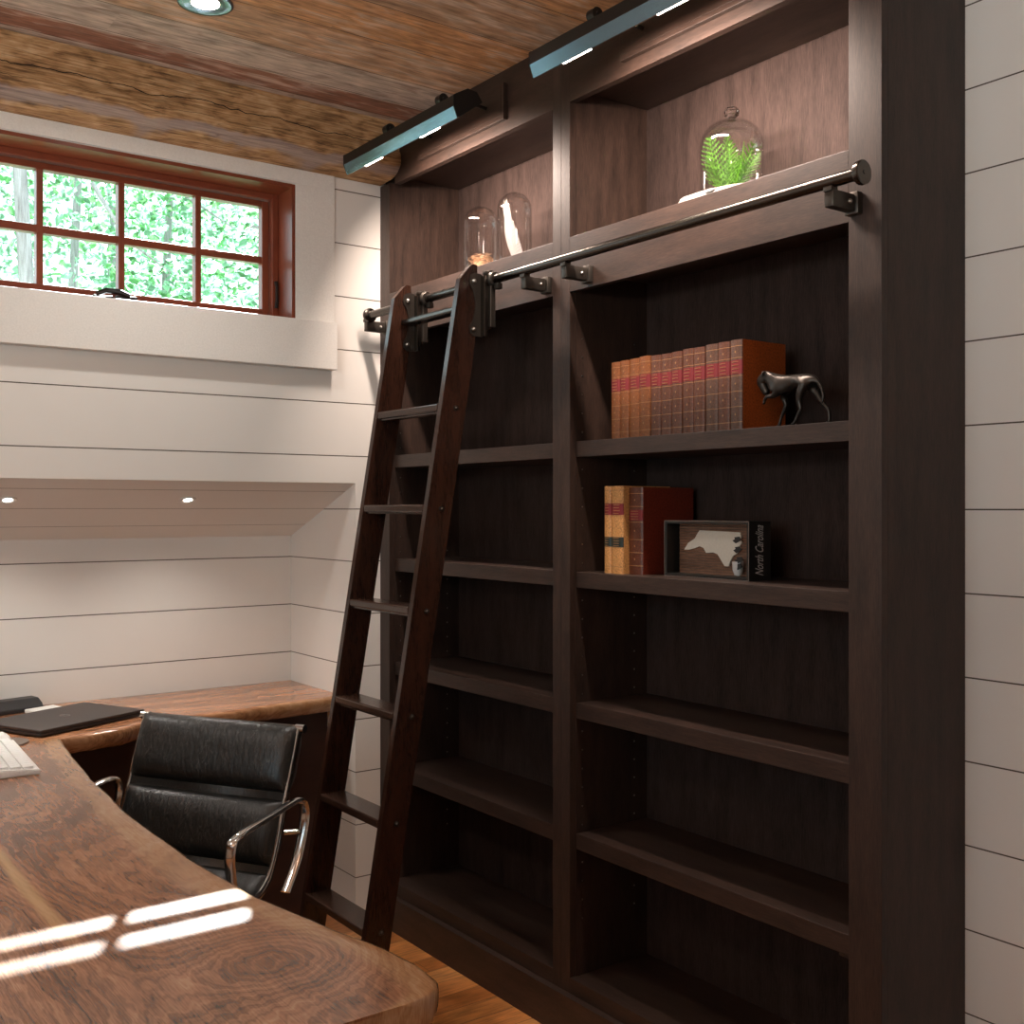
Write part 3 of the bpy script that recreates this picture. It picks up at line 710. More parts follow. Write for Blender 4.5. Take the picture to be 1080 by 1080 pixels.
# ================================================================== DOG FIGURE
def skin_body(name, chains, mat, parent, sub=2, weld=None):
    bm = B_(); lay = bm.verts.layers.skin.verify(); vd = {}
    def V(p, r):
        k = tuple(round(c, 4) for c in p)
        if k not in vd:
            v = bm.verts.new(p); rr = r if isinstance(r, tuple) else (r, r); v[lay].radius = rr; vd[k] = v
        return vd[k]
    first = None
    for ch in chains:
        vs = [V(p, r) for p, r in ch]
        if first is None: first = vs[0]
        for a, b in zip(vs, vs[1:]):
            if not bm.edges.get((a, b)): bm.edges.new((a, b))
    first[lay].use_root = True
    me = bpy.data.meshes.new(name); bm.to_mesh(me); bm.free(); me.materials.append(mat)
    o = bpy.data.objects.new(name, me); COL.objects.link(o)
    if parent: o.parent = parent
    m = o.modifiers.new('skin', 'SKIN'); m.use_smooth_shade = True
    s = o.modifiers.new('sub', 'SUBSURF'); s.levels = sub; s.render_levels = sub
    return o
dz = SH[0]
def dp(y, z, dx=0.0): return (1.935 + dx, y + .83 * dx, z)
hip = dp(1.562, 1.693)
chains = [
    [(hip, (.017, .020)), (dp(1.585, 1.697), (.014, .016)), (dp(1.606, 1.693), (.017, .019)), (dp(1.632, 1.690), (.021, .026)), (dp(1.648, 1.700), (.016, .022)), (dp(1.664, 1.711), (.012, .014)), (dp(1.678, 1.716), (.013, .014)), (dp(1.685, 1.705), (.0145, .016)), (dp(1.679, 1.692), (.012, .0125)), (dp(1.672, 1.680), (.0095, .0095)), (dp(1.668, 1.672), .0085)],
    [(hip, (.017, .020)), (dp(1.540, 1.695), (.012, .014)), (dp(1.529, 1.690), .005), (dp(1.518, 1.674), .0038), (dp(1.514, 1.657), .0032), (dp(1.517, 1.642), .0026)],
    [(hip, (.017, .020)), (dp(1.566, 1.682, -.012), (.012, .016)), (dp(1.576, 1.668, -.014), (.010, .012)), (dp(1.580, 1.651, -.014), .0075), (dp(1.574, 1.632, -.014), .0052), (dp(1.584, 1.616, -.014), .0042), (dp(1.591, 1.603, -.014), .0042), (dp(1.601, 1.5995, -.014), .0038)],
    [(hip, (.017, .020)), (dp(1.545, 1.682, .012), (.011, .014)), (dp(1.530, 1.666, .014), (.009, .010)), (dp(1.516, 1.645, .014), .0062), (dp(1.499, 1.628, .014), .0048), (dp(1.497, 1.612, .014), .0040), (dp(1.498, 1.602, .014), .0042), (dp(1.507, 1.5992, .014), .0035)],
    [(dp(1.632, 1.690), (.021, .026)), (dp(1.642, 1.674, -.012), (.009, .011)), (dp(1.652, 1.666, -.013), .0062), (dp(1.670, 1.667, -.013), .0046), (dp(1.677, 1.659, -.013), .0038), (dp(1.679, 1.650, -.013), .0036)],
    [(dp(1.632, 1.690), (.021, .026)), (dp(1.624, 1.668, .012), (.008, .010)), (dp(1.614, 1.648, .013), .0060), (dp(1.622, 1.632, .013), .0046), (dp(1.631, 1.616, .013), .0038), (dp(1.634, 1.603, .013), .0042), (dp(1.641, 1.5992, .013), .0035)],
    [(dp(1.678, 1.716), (.013, .014)), (dp(1.677, 1.722, -.010), .0045), (dp(1.682, 1.722, -.015), .0028), (dp(1.685, 1.712, -.017), .0020)],
    [(dp(1.678, 1.716), (.013, .014)), (dp(1.677, 1.722, .010), .0045), (dp(1.682, 1.722, .015), .0028), (dp(1.685, 1.712, .017), .0020)],
]
dog = skin_body('dog_figurine', chains, M['bronze_fig'], None)
tag(dog, 'dark bronze hound figure with lowered head beside the long row of books', 'figurine')

# ================================================================== SHADOW BOX
fy0, fy1, fz0, fz1 = 1.7342, 2.013, lz, lz + .139
fx = 1.948
t = thing('shadow_box', 'black shadow box frame with pale state shape on the lower shelf', 'frame', (fx, (fy0 + fy1) / 2, lz))
fw = (fy1 - fy0) / 2; fh = fz1 - fz0
bm = B_(); b_ = .008; dd = .075
for args in ((0, dd, -fw, -fw + b_, 0, fh), (0, dd, fw - b_, fw, 0, fh), (0, dd, -fw + b_, fw - b_, 0, b_), (0, dd, -fw + b_, fw - b_, fh - b_, fh)): box(bm, *args, bev=.0008)
box(bm, dd - .004, dd, -fw + b_, fw - b_, b_, fh - b_)
link('frame_box', bm, plain('black_frame_lacquer', (.018, .016, .014), .28), t)
bm = B_()
for (a0, a1, c0, c1) in ((-fw, fw, fh - .0015, fh), (-fw, -fw + .0015, 0, fh), (fw - .0015, fw, 0, fh), (-fw, fw, 0, .0015)): box(bm, -.0012, .0004, a0, a1, c0, c1)
link('edge_trim', bm, plain('silver_frame_edge', (.32, .29, .27), .3, .8), t)
# plank backing with strips
bm = B_()
k = 0; z = b_
while z < fh - b_ - .002:
    hgt = .0065; box(bm, .0335 - .001 * (k % 2), .038, -fw + b_, fw - b_ - .012, z, min(z + hgt - .001, fh - b_)); z += hgt; k += 1
link('plank_backing', bm, stained('rustic_plank', (.05, .022, .012), (.26, .14, .085), 'Y', .6), t)
# outline of the pale silhouette (y to the left is +)
sil = [(0.083, .066), (.070, .083), (.060, .088), (.048, .095), (.042, .104), (.033, .115), (-.092, .112), (-.098, .101), (-.088, .096), (-.100, .088), (-.090, .080), (-.094, .072), (-.084, .062), (-.072, .056), (-.064, .044), (-.058, .030), (-.046, .030), (-.038, .040), (-.024, .058), (-.010, .062), (.012, .060), (.020, .072), (.034, .076), (.050, .070), (.070, .066)]
bm = B_(); prism(bm, [(y * 1.05 + .012, z * 1.0) for y, z in sil], 'X', .029, .033)
link('state_silhouette', bm, plain('pale_mirror_cutout', (.56, .53, .46), .35), t)
bm = B_(); lathe(bm, [(.0, 0), (.008, .002), (.0125, .014), (.0135, .034), (.012, .035), (.010, .014), (.0, .006)], 28, (.0145, -.092, b_ + .001)); autosmooth(link('small_round_shape', bm, plain('pale_grey_smooth', (.55, .55, .55), .3), t), 50)  # small pale rounded shape low in the box
bm = B_()
for (yy, zz, s) in ((-.100, .093, 1), (-.101, .070, .9), (-.107, .046, 1), (-.104, .030, .8)):
    prism(bm, [(yy + .016 * s, zz), (yy + .008 * s, zz + .004), (yy + .010 * s, zz + .008), (yy - .004, zz + .010), (yy - .012, zz + .002), (yy + .001, zz - .004), (yy + .006 * s, zz - .006)], 'X', .004, .006)
link('tree_cutouts', bm, plain('black_card', (.01, .01, .01), .6), t)
tx = bpy.data.curves.new('script_text', 'FONT'); tx.body = 'North Carolina'; tx.size = .026; tx.shear = .5; tx.extrude = .0003; tx.align_x = 'CENTER'; tx.align_y = 'CENTER'; tx.offset = 0.0
to = bpy.data.objects.new('script_text', tx); COL.objects.link(to); to.parent = t
to.matrix_local = Matrix(((0, 1, 0, .038), (0, 0, -1, -fw - .0006), (1, 0, 0, fh / 2), (0, 0, 0, 1))) @ Matrix.Diagonal((.72, 1, 1, 1))
# text x axis -> +Z, text y axis -> toward the wall side? (glyph tops toward -X)
to.matrix_local = Matrix(((0, -1, 0, .036), (0, 0, -1, -fw - .0006), (1, 0, 0, fh / 2), (0, 0, 0, 1))) @ Matrix.Diagonal((.72, 1.5, 1, 1))
tx.materials.append(plain('silver_script', (.55, .53, .5), .4))
bpy.context.view_layer.update()
me_ = bpy.data.meshes.new_from_object(to.evaluated_get(bpy.context.evaluated_depsgraph_get())); mm_ = to.matrix_local.copy()
bpy.data.objects.remove(to); to = bpy.data.objects.new('script_lettering', me_); COL.objects.link(to); to.parent = t; to.matrix_local = mm_

# ================================================================== GLASS DOMES AND CLOCHE
NZ = 2.130
def dome(x, y, r, h, label):
    bm = B_(); o_ = []; i_ = []
    hh = h - r
    for k in range(13):
        a = PI / 2 * k / 12; o_.append((r * math.cos(a), hh + r * math.sin(a)))
    i_ = [((r - .0018) * math.cos(PI / 2 * k / 12), hh + (r - .0018) * math.sin(PI / 2 * k / 12)) for k in range(12, -1, -1)]
    o_[-1] = (0, h); i_[0] = (0, h - .0018)
    lathe(bm, [(r, .001)] + o_ + i_ + [(r - .0018, .001), (r, .001)], 48)
    o = autosmooth(link('glass_dome', bm, M['glass']), 60); o.location = (x, y, NZ)
    bmesh.ops
    return tag(o, label, 'glass dome')
dome(1.955, 2.838, .0555, .229, 'clear glass dome over a tan nest, nearer the ladder top')
dome(1.995, 2.715, .0535, .252, 'clear glass dome with a white feather inside, taller of the two')
for (x, y) in ((1.955, 2.838), (1.995, 2.715)):
    pass
# nest
bm = B_(); rr = random.Random(3)
for k in range(260):
    a = rr.uniform(0, 2 * PI); r = rr.uniform(.012, .040); z = .004 + rr.random() ** .6 * .078 * (1 - abs(r - .026) / .06)
    p = Vector((r * math.cos(a), r * math.sin(a), z)); dv = Vector((-math.sin(a), math.cos(a), rr.uniform(-.3, .3))) * rr.uniform(.008, .018)
    q = p + dv; 
    if q.xy.length > .049: continue
    tube(bm, [p - dv * .6, p + Vector((math.cos(a), math.sin(a), 0)) * .003, q], .0008, 4)
sph(bm, (0, 0, .030), .036, 16, (1, 1, .80))
o = link('bird_nest', bm, M['nestfibre']); o.location = (1.955, 2.838, NZ); tag(o, 'tan fibre nest inside the left glass dome', 'nest')
# feather
bm = B_(); sp = [Vector((0.0, -.020 + .0 * s, .004)) for s in (0,)]
sp = []
for k in range(25):
    s = k / 24; sp.append(Vector((0, -.024 + .052 * s + .008 * math.sin(s * PI), .004 + .215 * s)))
tube(bm, [tuple(p) for p in sp], [.0016 * (1 - .7 * k / 24) for k in range(25)], 6)
for sgn in (-1, 1):
    for k in range(3, 24):
        s = k / 24; wd = .019 * math.sin(min(1, s * 1.25 + .12) * PI * .9) ** .6 + .001
        if s > .85: wd *= (1 - s) / .15 * .8 + .2
        p, q = sp[k], sp[k + 1]
        e = Vector((.006 * sgn, sgn * wd, .014)); gap = .0016
        a = bm.verts.new(p); b = bm.verts.new(q - Vector((0, 0, gap * .3))); c = bm.verts.new(q + e - Vector((0, 0, gap))); d = bm.verts.new(p + e)
        bm.faces.new((a, b, c, d))
o = link('feather', bm, M['feather']); o.location = (1.995, 2.715, NZ); o.rotation_euler = (0, 0, math.radians(53.8)); tag(o, 'white feather standing inside the taller glass dome', 'feather')
so = o.modifiers.new('s', 'SOLIDIFY'); so.thickness = .0006
# stone slab, cloche, fern
cx, cy = 1.985, 1.822
bm = B_(); P = []
for k in range(36):
    a = 2 * PI * k / 36; r = .108 + .010 * math.sin(3 * a + 1) + .004 * math.sin(7 * a)
    P.append((.90 * r * math.cos(a), 1.18 * r * math.sin(a) + .010))
prism(bm, P, 'Z', 0, .035, .006)
o = link('stone_slab', bm, M['marble']); o.location = (cx, cy, NZ); tag(o, 'white live edge stone slab under the cloche', 'serving slab')
SZ = NZ + .035
bm = B_(); r = .0765; hh = .196
out = [(r, .001), (r, .125)] + [(r * math.cos(a) ** .75 if math.cos(a) > 0.01 else 0.008, .125 + (hh - .125 - .0) * math.sin(a)) for a in [PI / 2 * k / 10 for k in range(1, 10)]]
out += [(.006, hh), (0, hh)]
inn = [(0, hh - .003)] + [((r - .0025) * math.cos(a) ** .75, .125 + (hh - .003 - .125) * math.sin(a)) for a in [PI / 2 * k / 10 for k in range(9, 0, -1)]] + [(r - .0025, .125), (r - .0025, .001), (r, .001)]
sc_h = .92
lathe(bm, [(a, b * sc_h) for a, b in out + inn], 56)
o = autosmooth(link('glass_cloche', bm, M['glass']), 60); o.location = (cx, cy, SZ); tag(o, 'round knobbed glass cloche covering green fern fronds', 'cloche')
bm = B_(); lathe(bm, [(0, .0002), (.010, .0002), (.007, .005), (.011, .009), (.0175, .014), (.0185, .021), (.015, .029), (.007, .033), (0, .034)], 12, (0, 0, hh * sc_h)); link('glass_knob', bm, M['solid_glass'], o)
def frond_mesh(L_=.150):
    bm = B_(); n = 13
    pts = [Vector((0, .0 + .030 * (k / n) ** 2, L_ * k / n)) for k in range(n + 1)]
    tube(bm, [tuple(p) for p in pts], [.0011 * (1 - .7 * k / n) for k in range(n + 1)], 5)
    for k in range(2, n):
        s = k / n; ln = .040 * math.sin(PI * min(1, s * .80 + .20)) + .004
        for sg in (-1, 1):
            base = pts[k]; dirv = Vector((sg, .12, .55)).normalized(); up = Vector((0, -.2, 1))
            m = 5
            for j in range(m):
                p = base + dirv * ln * j / m; wdt = .0066 * (1 - j / m * .7)
                a = bm.verts.new(p); b = bm.verts.new(p + dirv * ln / m * .9 + Vector((0, 0, wdt))); c = bm.verts.new(p + dirv * ln / m * 1.15); d = bm.verts.new(p + dirv * ln / m * .7 - Vector((0, 0, wdt)))
                bm.faces.new((a, b, c, d))
    return bm
f0 = link('fern_frond', frond_mesh(), M['fern'])
spots = [(0, 0, 0, .1, 1.0), (-.012, .012, 2.3, .34, .95), (.012, -.01, 4.0, .30, .95), (-.02, -.02, .7, .42, .8), (.0, .02, 5.4, .36, .85), (.02, .01, 3.2, .22, .92), (-.02, .0, 1.5, .30, .85), (-.01, -.015, 4.8, .48, .78), (-.018, .015, -.2, .20, .75)]
for i, (dx, dy, rz, tl, s) in enumerate(spots):
    f = f0 if i == 0 else f0.copy()
    if i: COL.objects.link(f)
    f.location = (cx + dx, cy + dy, SZ + .002); f.rotation_euler = (tl * math.cos(i * 2.1), tl * math.sin(i * 2.1) * .9, rz); f.scale = (s * .9, s, s)
    tag(f, 'bright green fern frond arranged inside the glass cloche', 'fern frond', 'fern fronds in the cloche')

# ================================================================== DESK
desk = thing('desk', 'L-shaped live edge walnut slab desk with glossy top', 'desk', (0.4, 2.2, Z0))
DO = -Vector(desk.location)
def interp(tab, y):
    for (y0, x0), (y1, x1) in zip(tab, tab[1:]):
        if y0 <= y <= y1:
            t_ = (y - y0) / (y1 - y0); t_ = t_ * t_ * (3 - 2 * t_) * .5 + t_ * .5; return x0 + (x1 - x0) * t_
    return tab[0][1] if y < tab[0][0] else tab[-1][1]
def slab(name, tab, lo, stations, th, top, along, sapw=.075, otherw=None):
    """live edge at the high side; stations along the slab; lo = straight far side"""
    bm = B_(); lay = bm.verts.layers.float.new('sap'); rings = []
    cols = 34
    for s in stations:
        e = interp(tab, s); wob = .0035 * noise.noise((s * 9, 3.1, 0)) + .0015 * noise.noise((s * 33, 1, 0)); e += wob
        sect = []
        for j in range(cols):
            u = lo + (e - .016 - lo) * (j / (cols - 1)) ** .6; sect.append((u, top))
        thk = th
        for k in range(1, 10):
            a = PI * k / 9
            bul = .016 * math.sin(a) ** .8 if a < PI else 0
            und = .012 * (1 - math.cos(a)) / 2 * (1 + .8 * noise.noise((s * 5, 7, 2)))
            sect.append((e - .016 + bul - und, top - thk * (1 - math.cos(a)) / 2))
        sect.append((lo, top - th))
        ring = []
        for (u, z) in sect:
            v = bm.verts.new(((u, s, z) if along == 'Y' else (s, lo + lo2 - u, z)) if along == 'Y' else (s, u, z))
            dist = e - u; v[lay] = max(0.0, min(1.0, 1.0 - dist / (sapw * 2)))
            ring.append(v)
        rings.append(ring)
    n = len(rings[0])
    for A, B in zip(rings, rings[1:]):
        for j in range(n): bm.faces.new((A[j], A[(j + 1) % n], B[(j + 1) % n], B[j]))
    bm.faces.new(rings[0]); bm.faces.new(rings[-1][::-1])
    bmesh.ops.translate(bm, verts=bm.verts, vec=DO)
    return autosmooth(link(name, bm, M['walnut'], desk), 50)
tabA = [(1.225, .745), (1.232, .775), (1.245, .795), (1.265, .808), (1.32, .8125), (1.41, .802), (1.536, .772), (1.744, .736), (1.97, .721), (2.30, .720), (2.646, .740), (2.90, .764), (3.10, .786), (3.206, .800)]
lo2 = 0
stA = [1.225, 1.2285, 1.232, 1.238, 1.245, 1.255, 1.265, 1.28] + [1.30 + (3.206 - 1.30) * k / 70 for k in range(71)]
slab('tabletop_slab', tabA, -.06, stA, .056, ZD, 'Y', .07)
# back slab: live edge toward the room (low y) ; build with u = -y then flip
tabB = [(-1.2, -3.208), (.72, -3.208), (.80, -3.208), (.86, -3.212), (.96, -3.232), (1.05, -3.288), (1.18, -3.312), (1.336, -3.318), (1.53, -3.346), (1.692, -3.360), (1.7545, -3.362)]
bm = B_(); lay = bm.verts.layers.float.new('sap'); rings = []
stB = [-1.2 + (1.7545 + 1.2) * k / 110 for k in range(111)]
for s in stB:
    e = -interp(tabB, s)
    if s > .8: e += .0035 * noise.noise((s * 9, 5.1, 0))
    sect = []
    rad = .018 if s > .80 else .001
    for j in range(18):
        u = (YN - .002) + (e + rad - (YN - .002)) * (j / 17) ** .7; sect.append((u, ZD - .0008))
    for k in range(1, 10):
        a = PI * k / 9; bul = rad * math.sin(a) ** .8 if k < 9 else 0; und = .012 * (1 - math.cos(a)) / 2 if s > .8 else 0
        sect.append((e + rad - bul + und, ZD - .0008 - .052 * (1 - math.cos(a)) / 2))
    sect.append((YN - .002, ZD - .0528))
    ring = []
    for (u, z) in sect:
        v = bm.verts.new((s, u, z)); v[lay] = max(0, min(1, .55 - (u - e) / .12)); ring.append(v)
    rings.append(ring)
n = len(rings[0])
for A, B in zip(rings, rings[1:]):
    for j in range(n): bm.faces.new((A[j], A[(j + 1) % n], B[(j + 1) % n], B[j]))
bm.faces.new(rings[0]); bm.faces.new(rings[-1][::-1])
bmesh.ops.translate(bm, verts=bm.verts, vec=DO)
autosmooth(link('tabletop_slab', bm, M['walnutX'], desk), 50)
# supports
for (x0, x1, y0, y1) in ((.10, .16, 1.42, 1.50), (.56, .62, 1.42, 1.50)):
    bm = B_(); box(bm, x0, x1, y0, y1, Z0, ZD - .0555, .003); bmesh.ops.translate(bm, verts=bm.verts, vec=DO); link('leg', bm, M['black'], desk)
bm = B_(); box(bm, XL + .65, XN - .002, YN - .30, YN - .27, Z0, ZD - .0555); bmesh.ops.translate(bm, verts=bm.verts, vec=DO); link('modesty_panel', bm, M['darkpanel'], desk)
bm = B_(); box(bm, .10, .42, 3.225, 3.49, Z0, ZD - .0555, .002); bmesh.ops.translate(bm, verts=bm.verts, vec=DO); link('pedestal', bm, M['darkpanel'], desk)

# ------------------------------------------------------------------ laptop
def yaw_thing(name, label, cat, p, ang): return thing(name, label, cat, p, None, ang)
# lid corners near (1.015,3.732) (1.089,3.404) (0.749,3.241)
e1 = Vector((1.0888 - .7494, 3.4036 - 3.2408)); wl = e1.length; ang = math.atan2(e1.y, e1.x)
t = yaw_thing('laptop', 'closed dark laptop lying on the back walnut slab', 'laptop', (.7494, 3.2408, ZD), ang)
bm = B_(); box(bm, 0.002, wl - .002, .002, .262, .002, .0125, .003); link('base', bm, M['plastic_black'], t)
bm = B_(); box(bm, 0, wl, 0, .265, .0128, .0205, .0025); lid = link('lid', bm, M['laptop'], t)
bm = B_(); tube(bm, [(wl / 2 + .014 * math.cos(2 * PI * k / 24), .13 + .014 * math.sin(2 * PI * k / 24), .0206) for k in range(24)], .0008, 6, closed=True); link('round_logo', bm, M['grey'], lid)
bm = B_()
for (a, b) in ((.03, .03), (wl - .03, .03), (.03, .235), (wl - .03, .235)): cyl(bm, (a, b, 0), (a, b, .003), .008, 12)
link('rubber_feet', bm, M['plastic_black'], t)
# docking / card device behind it
t = yaw_thing('docking_station', 'low black docking station behind the laptop against the shiplap', 'docking station', (.60, 3.635, ZD), .22)
bm = B_(); prism(bm, [(0, 0), (.10, 0), (.10, .030), (.082, .036), (.035, .036), (.012, .022), (0, .012)], 'X', -.02, .27, .002); o = link('body', bm, M['plastic_black'], t)
bm = B_(); box(bm, .02, .11, .040, .075, .0362, .040, .001); link('raised_pad', bm, M['grey'], t)
bm = B_(); box(bm, .70, .795, 3.585, 3.635, ZD, ZD + .014, .002)
bm.free()
t2 = yaw_thing('card_reader', 'small white adapter lying behind the laptop', 'adapter', (.862, 3.655, ZD), .35)
bm = B_(); box(bm, -.055, .045, -.032, .032, 0, .012, .003); link('body', bm, M['plastic_white'], t2)
bm = B_(); box(bm, .045, .053, -.012, .012, .003, .009); link('plug', bm, M['grey'], t2)
# mouse
t = yaw_thing('computer_mouse', 'white rounded computer mouse beside the laptop', 'mouse', (.63, 3.235, ZD + .0042), .5)
bm = B_(); sph(bm, (0, 0, 0), 1, 24, (.032, .054, .030))
for v in list(bm.verts):
    if v.co.z < 0.001: v.co.z = 0.001
    v.co.z *= 1 - .25 * (v.co.y / .054)
autosmooth(link('shell', bm, M['plastic_white'], t), 60)
bm = B_(); box(bm, -.0008, .0008, .008, .046, .018, .0245); link('button_gap', bm, M['grey'], t)
bm = B_(); P = [(.62 + .095 * math.cos(2 * PI * k / 40), 3.225 + .075 * math.sin(2 * PI * k / 40)) for k in range(40)]
prism(bm, P, 'Z', ZD, ZD + .004, .001); tag(link('mouse_mat', bm, plain('grey_brown_felt', (.16, .12, .10), .8)), 'grey brown mat under the white mouse', 'mat')
# keyboard
kx, ky = .6385, 2.80
e2 = Vector((.6636 - .6391, 3.211 - 2.8122)); kang = math.atan2(-e2.x, e2.y)
t = yaw_thing('keyboard', 'white computer keyboard on the walnut desk at the left edge', 'keyboard', (.6475, 2.80, ZD), kang)
KW, KL = .155, .405
bm = B_(); prism(bm, [(-KW, 0.002), (0, .002), (0, .012), (-KW, .024)], 'Y', 0, KL, .002); link('body', bm, M['plastic_white'], t)
bm = B_()
for r_ in range(5):
    for c_ in range(17):
        x = -.014 - r_ * .0275; y = .012 + c_ * .0226; z = .0125 + (.012) * (-x) / KW
        box(bm, x - .0235, x, y, y + .0195, z - .002, z + .0065, .0012)
tag(link('key_caps', bm, M['key'], t))
bm = B_(); prism(bm, [(-KW + .004, 0), (-.004, 0), (-.004, .003), (-KW + .004, .003)], 'Y', .004, KL - .004); link('underside', bm, M['plastic_cream'], t)

# ================================================================== CHAIR
fd = Vector((-.85, -.53)).normalized(); ca = math.atan2(fd.y, fd.x)
ch = thing('desk_chair', 'black leather soft pad office chair with polished aluminium arms', 'chair', (.855, 2.685, Z0), None, ca)
# local +x = facing, y = left of sitter.  image right = sitter's left side?  (checked symmetric)
HW = .246
def side_curve():
    pts = [(.235, .455), (.20, .470), (.05, .452), (-.09, .448), (-.150, .468), (-.182, .51), (-.218, .60), (-.262, .72), (-.302, .826)]
    return pts
def bez(pts, n=8):
    out = []
    P = [Vector(p) for p in pts]
    for i in range(len(P) - 1):
        p0 = P[max(i - 1, 0)]; p1 = P[i]; p2 = P[i + 1]; p3 = P[min(i + 2, len(P) - 1)]
        for k in range(n):
            s = k / n; out.append(.5 * ((2 * p1) + (-p0 + p2) * s + (2 * p0 - 5 * p1 + 4 * p2 - p3) * s * s + (-p0 + 3 * p1 - 3 * p2 + p3) * s ** 3))
    out.append(P[-1]); return out
sc = bez(side_curve(), 6)
for s in (-1, 1):
    bm = B_(); tube(bm, [(p.x, s * (HW + .002), p.y) for p in sc], .010, 10, rx=.006)
    fr = autosmooth(link('side_rib', bm, M['chrome'], ch))
    bm = B_(); cyl(bm, (-.306, s * (HW - .01), .828), (-.306, s * (HW + .016), .828), .011, 18); autosmooth(link('end_cap', bm, M['chrome'], fr))
    # flat loop arm
    loop = bez([(-.165, .455), (-.215, .52), (-.248, .60), (-.250, .645), (-.222, .668), (-.12, .660), (.030, .644), (.058, .615), (.054, .56), (.040, .50), (.028, .462)], 6)
    bm = B_(); tube(bm, [(p.x, s * (HW + .050), p.y) for p in loop], .0065, 10, rx=.016, up=(0, s, 0) if False else None)
    bm.free(); bm = B_()
    # ribbon section: wide across (y), thin in plane
    rings = []
    for i, p in enumerate(loop):
        a = loop[max(0, i - 1)]; b = loop[min(len(loop) - 1, i + 1)]; tt = Vector((b.x - a.x, b.y - a.y)).normalized(); nn = Vector((-tt.y, tt.x))
        ring = []
        for j in range(12):
            q = 2 * PI * j / 12; ring.append(bm.verts.new((p.x + nn.x * math.sin(q) * .0065, s * (HW + .050) + math.cos(q) * .0145, p.y + nn.y * math.sin(q) * .0065)))
        rings.append(ring)
    for A, B in zip(rings, rings[1:]):
        for j in range(12): bm.faces.new((A[j], A[(j + 1) % 12], B[(j + 1) % 12], B[j]))
    bm.faces.new(rings[0][::-1]); bm.faces.new(rings[-1])
    arm = autosmooth(link('armrest', bm, M['chrome'], ch))
    bm = B_(); cyl(bm, (-.215, s * (HW + .014), .585), (-.235, s * (HW + .048), .585), .006, 10); cyl(bm, (.030, s * (HW + .014), .462), (.030, s * (HW + .048), .466), .006, 10)
    autosmooth(link('arm_peg', bm, M['chrome'], arm))
# leather sling + pads
def pad(s0, s1, thk, name, hw=HW - .004):
    """padded cushion following side curve between arc fractions, bulging on the front side"""
    cum = [0]
    for a, b in zip(sc, sc[1:]): cum.append(cum[-1] + (b - a).length)
    Ltot = cum[-1]
    def at(s):
        d = min(s, 1.0) * Ltot; ex = max(0, s - 1) * Ltot
        for i in range(len(cum) - 1):
            if cum[i] <= d <= cum[i + 1] + 1e-9:
                u = (d - cum[i]) / (cum[i + 1] - cum[i]); p = sc[i].lerp(sc[i + 1], u) + (sc[-1] - sc[-2]).normalized() * ex; tt = (sc[i + 1] - sc[i]).normalized(); return p, Vector((-tt.y, tt.x))
        pass
    bm = B_(); nu, nv = 14, 26; F = []; Bk = []
    for i in range(nu + 1):
        u = i / nu; p, nn = at(s0 + (s1 - s0) * u)
        if nn.y < 0 and nn.x < 0: nn = -nn
        ff = []; bb = []
        pu = (max(0, 1 - abs(2 * u - 1) ** 2.6)) ** .5
        for j in range(nv + 1):
            v = -1 + 2 * j / nv; pv = (max(0, 1 - abs(v) ** 9)) ** .5
            cr = .003 * noise.noise((v * 7 + s0 * 9, u * 2, 1)) + .0018 * math.sin(v * 40 + 3 * noise.noise((v * 3, u * 3, 5)))
            d = .004 + (thk + cr * 1.4) * pu * pv
            ff.append(bm.verts.new((p.x + nn.x * d * SG, v * hw, p.y + nn.y * d * SG)))
            bb.append(bm.verts.new((p.x - nn.x * (.003 + thk * .55 * pu * pv) * SG, v * hw, p.y - nn.y * (.003 + thk * .55 * pu * pv) * SG)))
        F.append(ff); Bk.append(bb)
    for G in (F, Bk):
        for i in range(nu):
            for j in range(nv): bm.faces.new((G[i][j], G[i + 1][j], G[i + 1][j + 1], G[i][j + 1]))
    for i in range(nu):
        for j in (0, nv): bm.faces.new((F[i][j], Bk[i][j], Bk[i + 1][j], F[i + 1][j]))
    for j in range(nv):
        for i in (0, nu): bm.faces.new((F[i][j], F[i][j + 1], Bk[i][j + 1], Bk[i][j]))
    return link(name, bm, M['leather'], ch, smooth=True)
# curve runs from seat front (x=.235) back and up; normal on the sitter's side
SG = -1
pad(1.015, .795, .060, 'back_cushion', HW + .008); pad(.770, .565, .056, 'back_cushion', HW + .004)
pad(.01, .20, .030, 'seat_cushion'); pad(.21, .38, .030, 'seat_cushion'); pad(.39, .54, .024, 'seat_cushion')
bm = B_(); G = []
for p in sc: G.append([bm.verts.new((p.x, v * HW, p.y)) for v in (-1, 1)])
for A, B in zip(G, G[1:]): bm.faces.new((A[0], A[1], B[1], B[0]))
o = link('leather_sling', bm, M['leather'], ch, smooth=True); m = o.modifiers.new('s', 'SOLIDIFY'); m.thickness = .006; m.offset = 0
bm = B_(); cyl(bm, (0, 0, .10), (0, 0, .30), .026, 24); cyl(bm, (0, 0, .30), (0, 0, .42), .016, 20); autosmooth(link('column', bm, M['chrome'], ch))
bm = B_(); box(bm, -.11, .11, -.05, .05, .405, .430, .008); cyl(bm, (0, -HW - .01, .438), (0, HW + .01, .438), .011, 14); autosmooth(link('seat_bracket', bm, M['chrome'], ch))
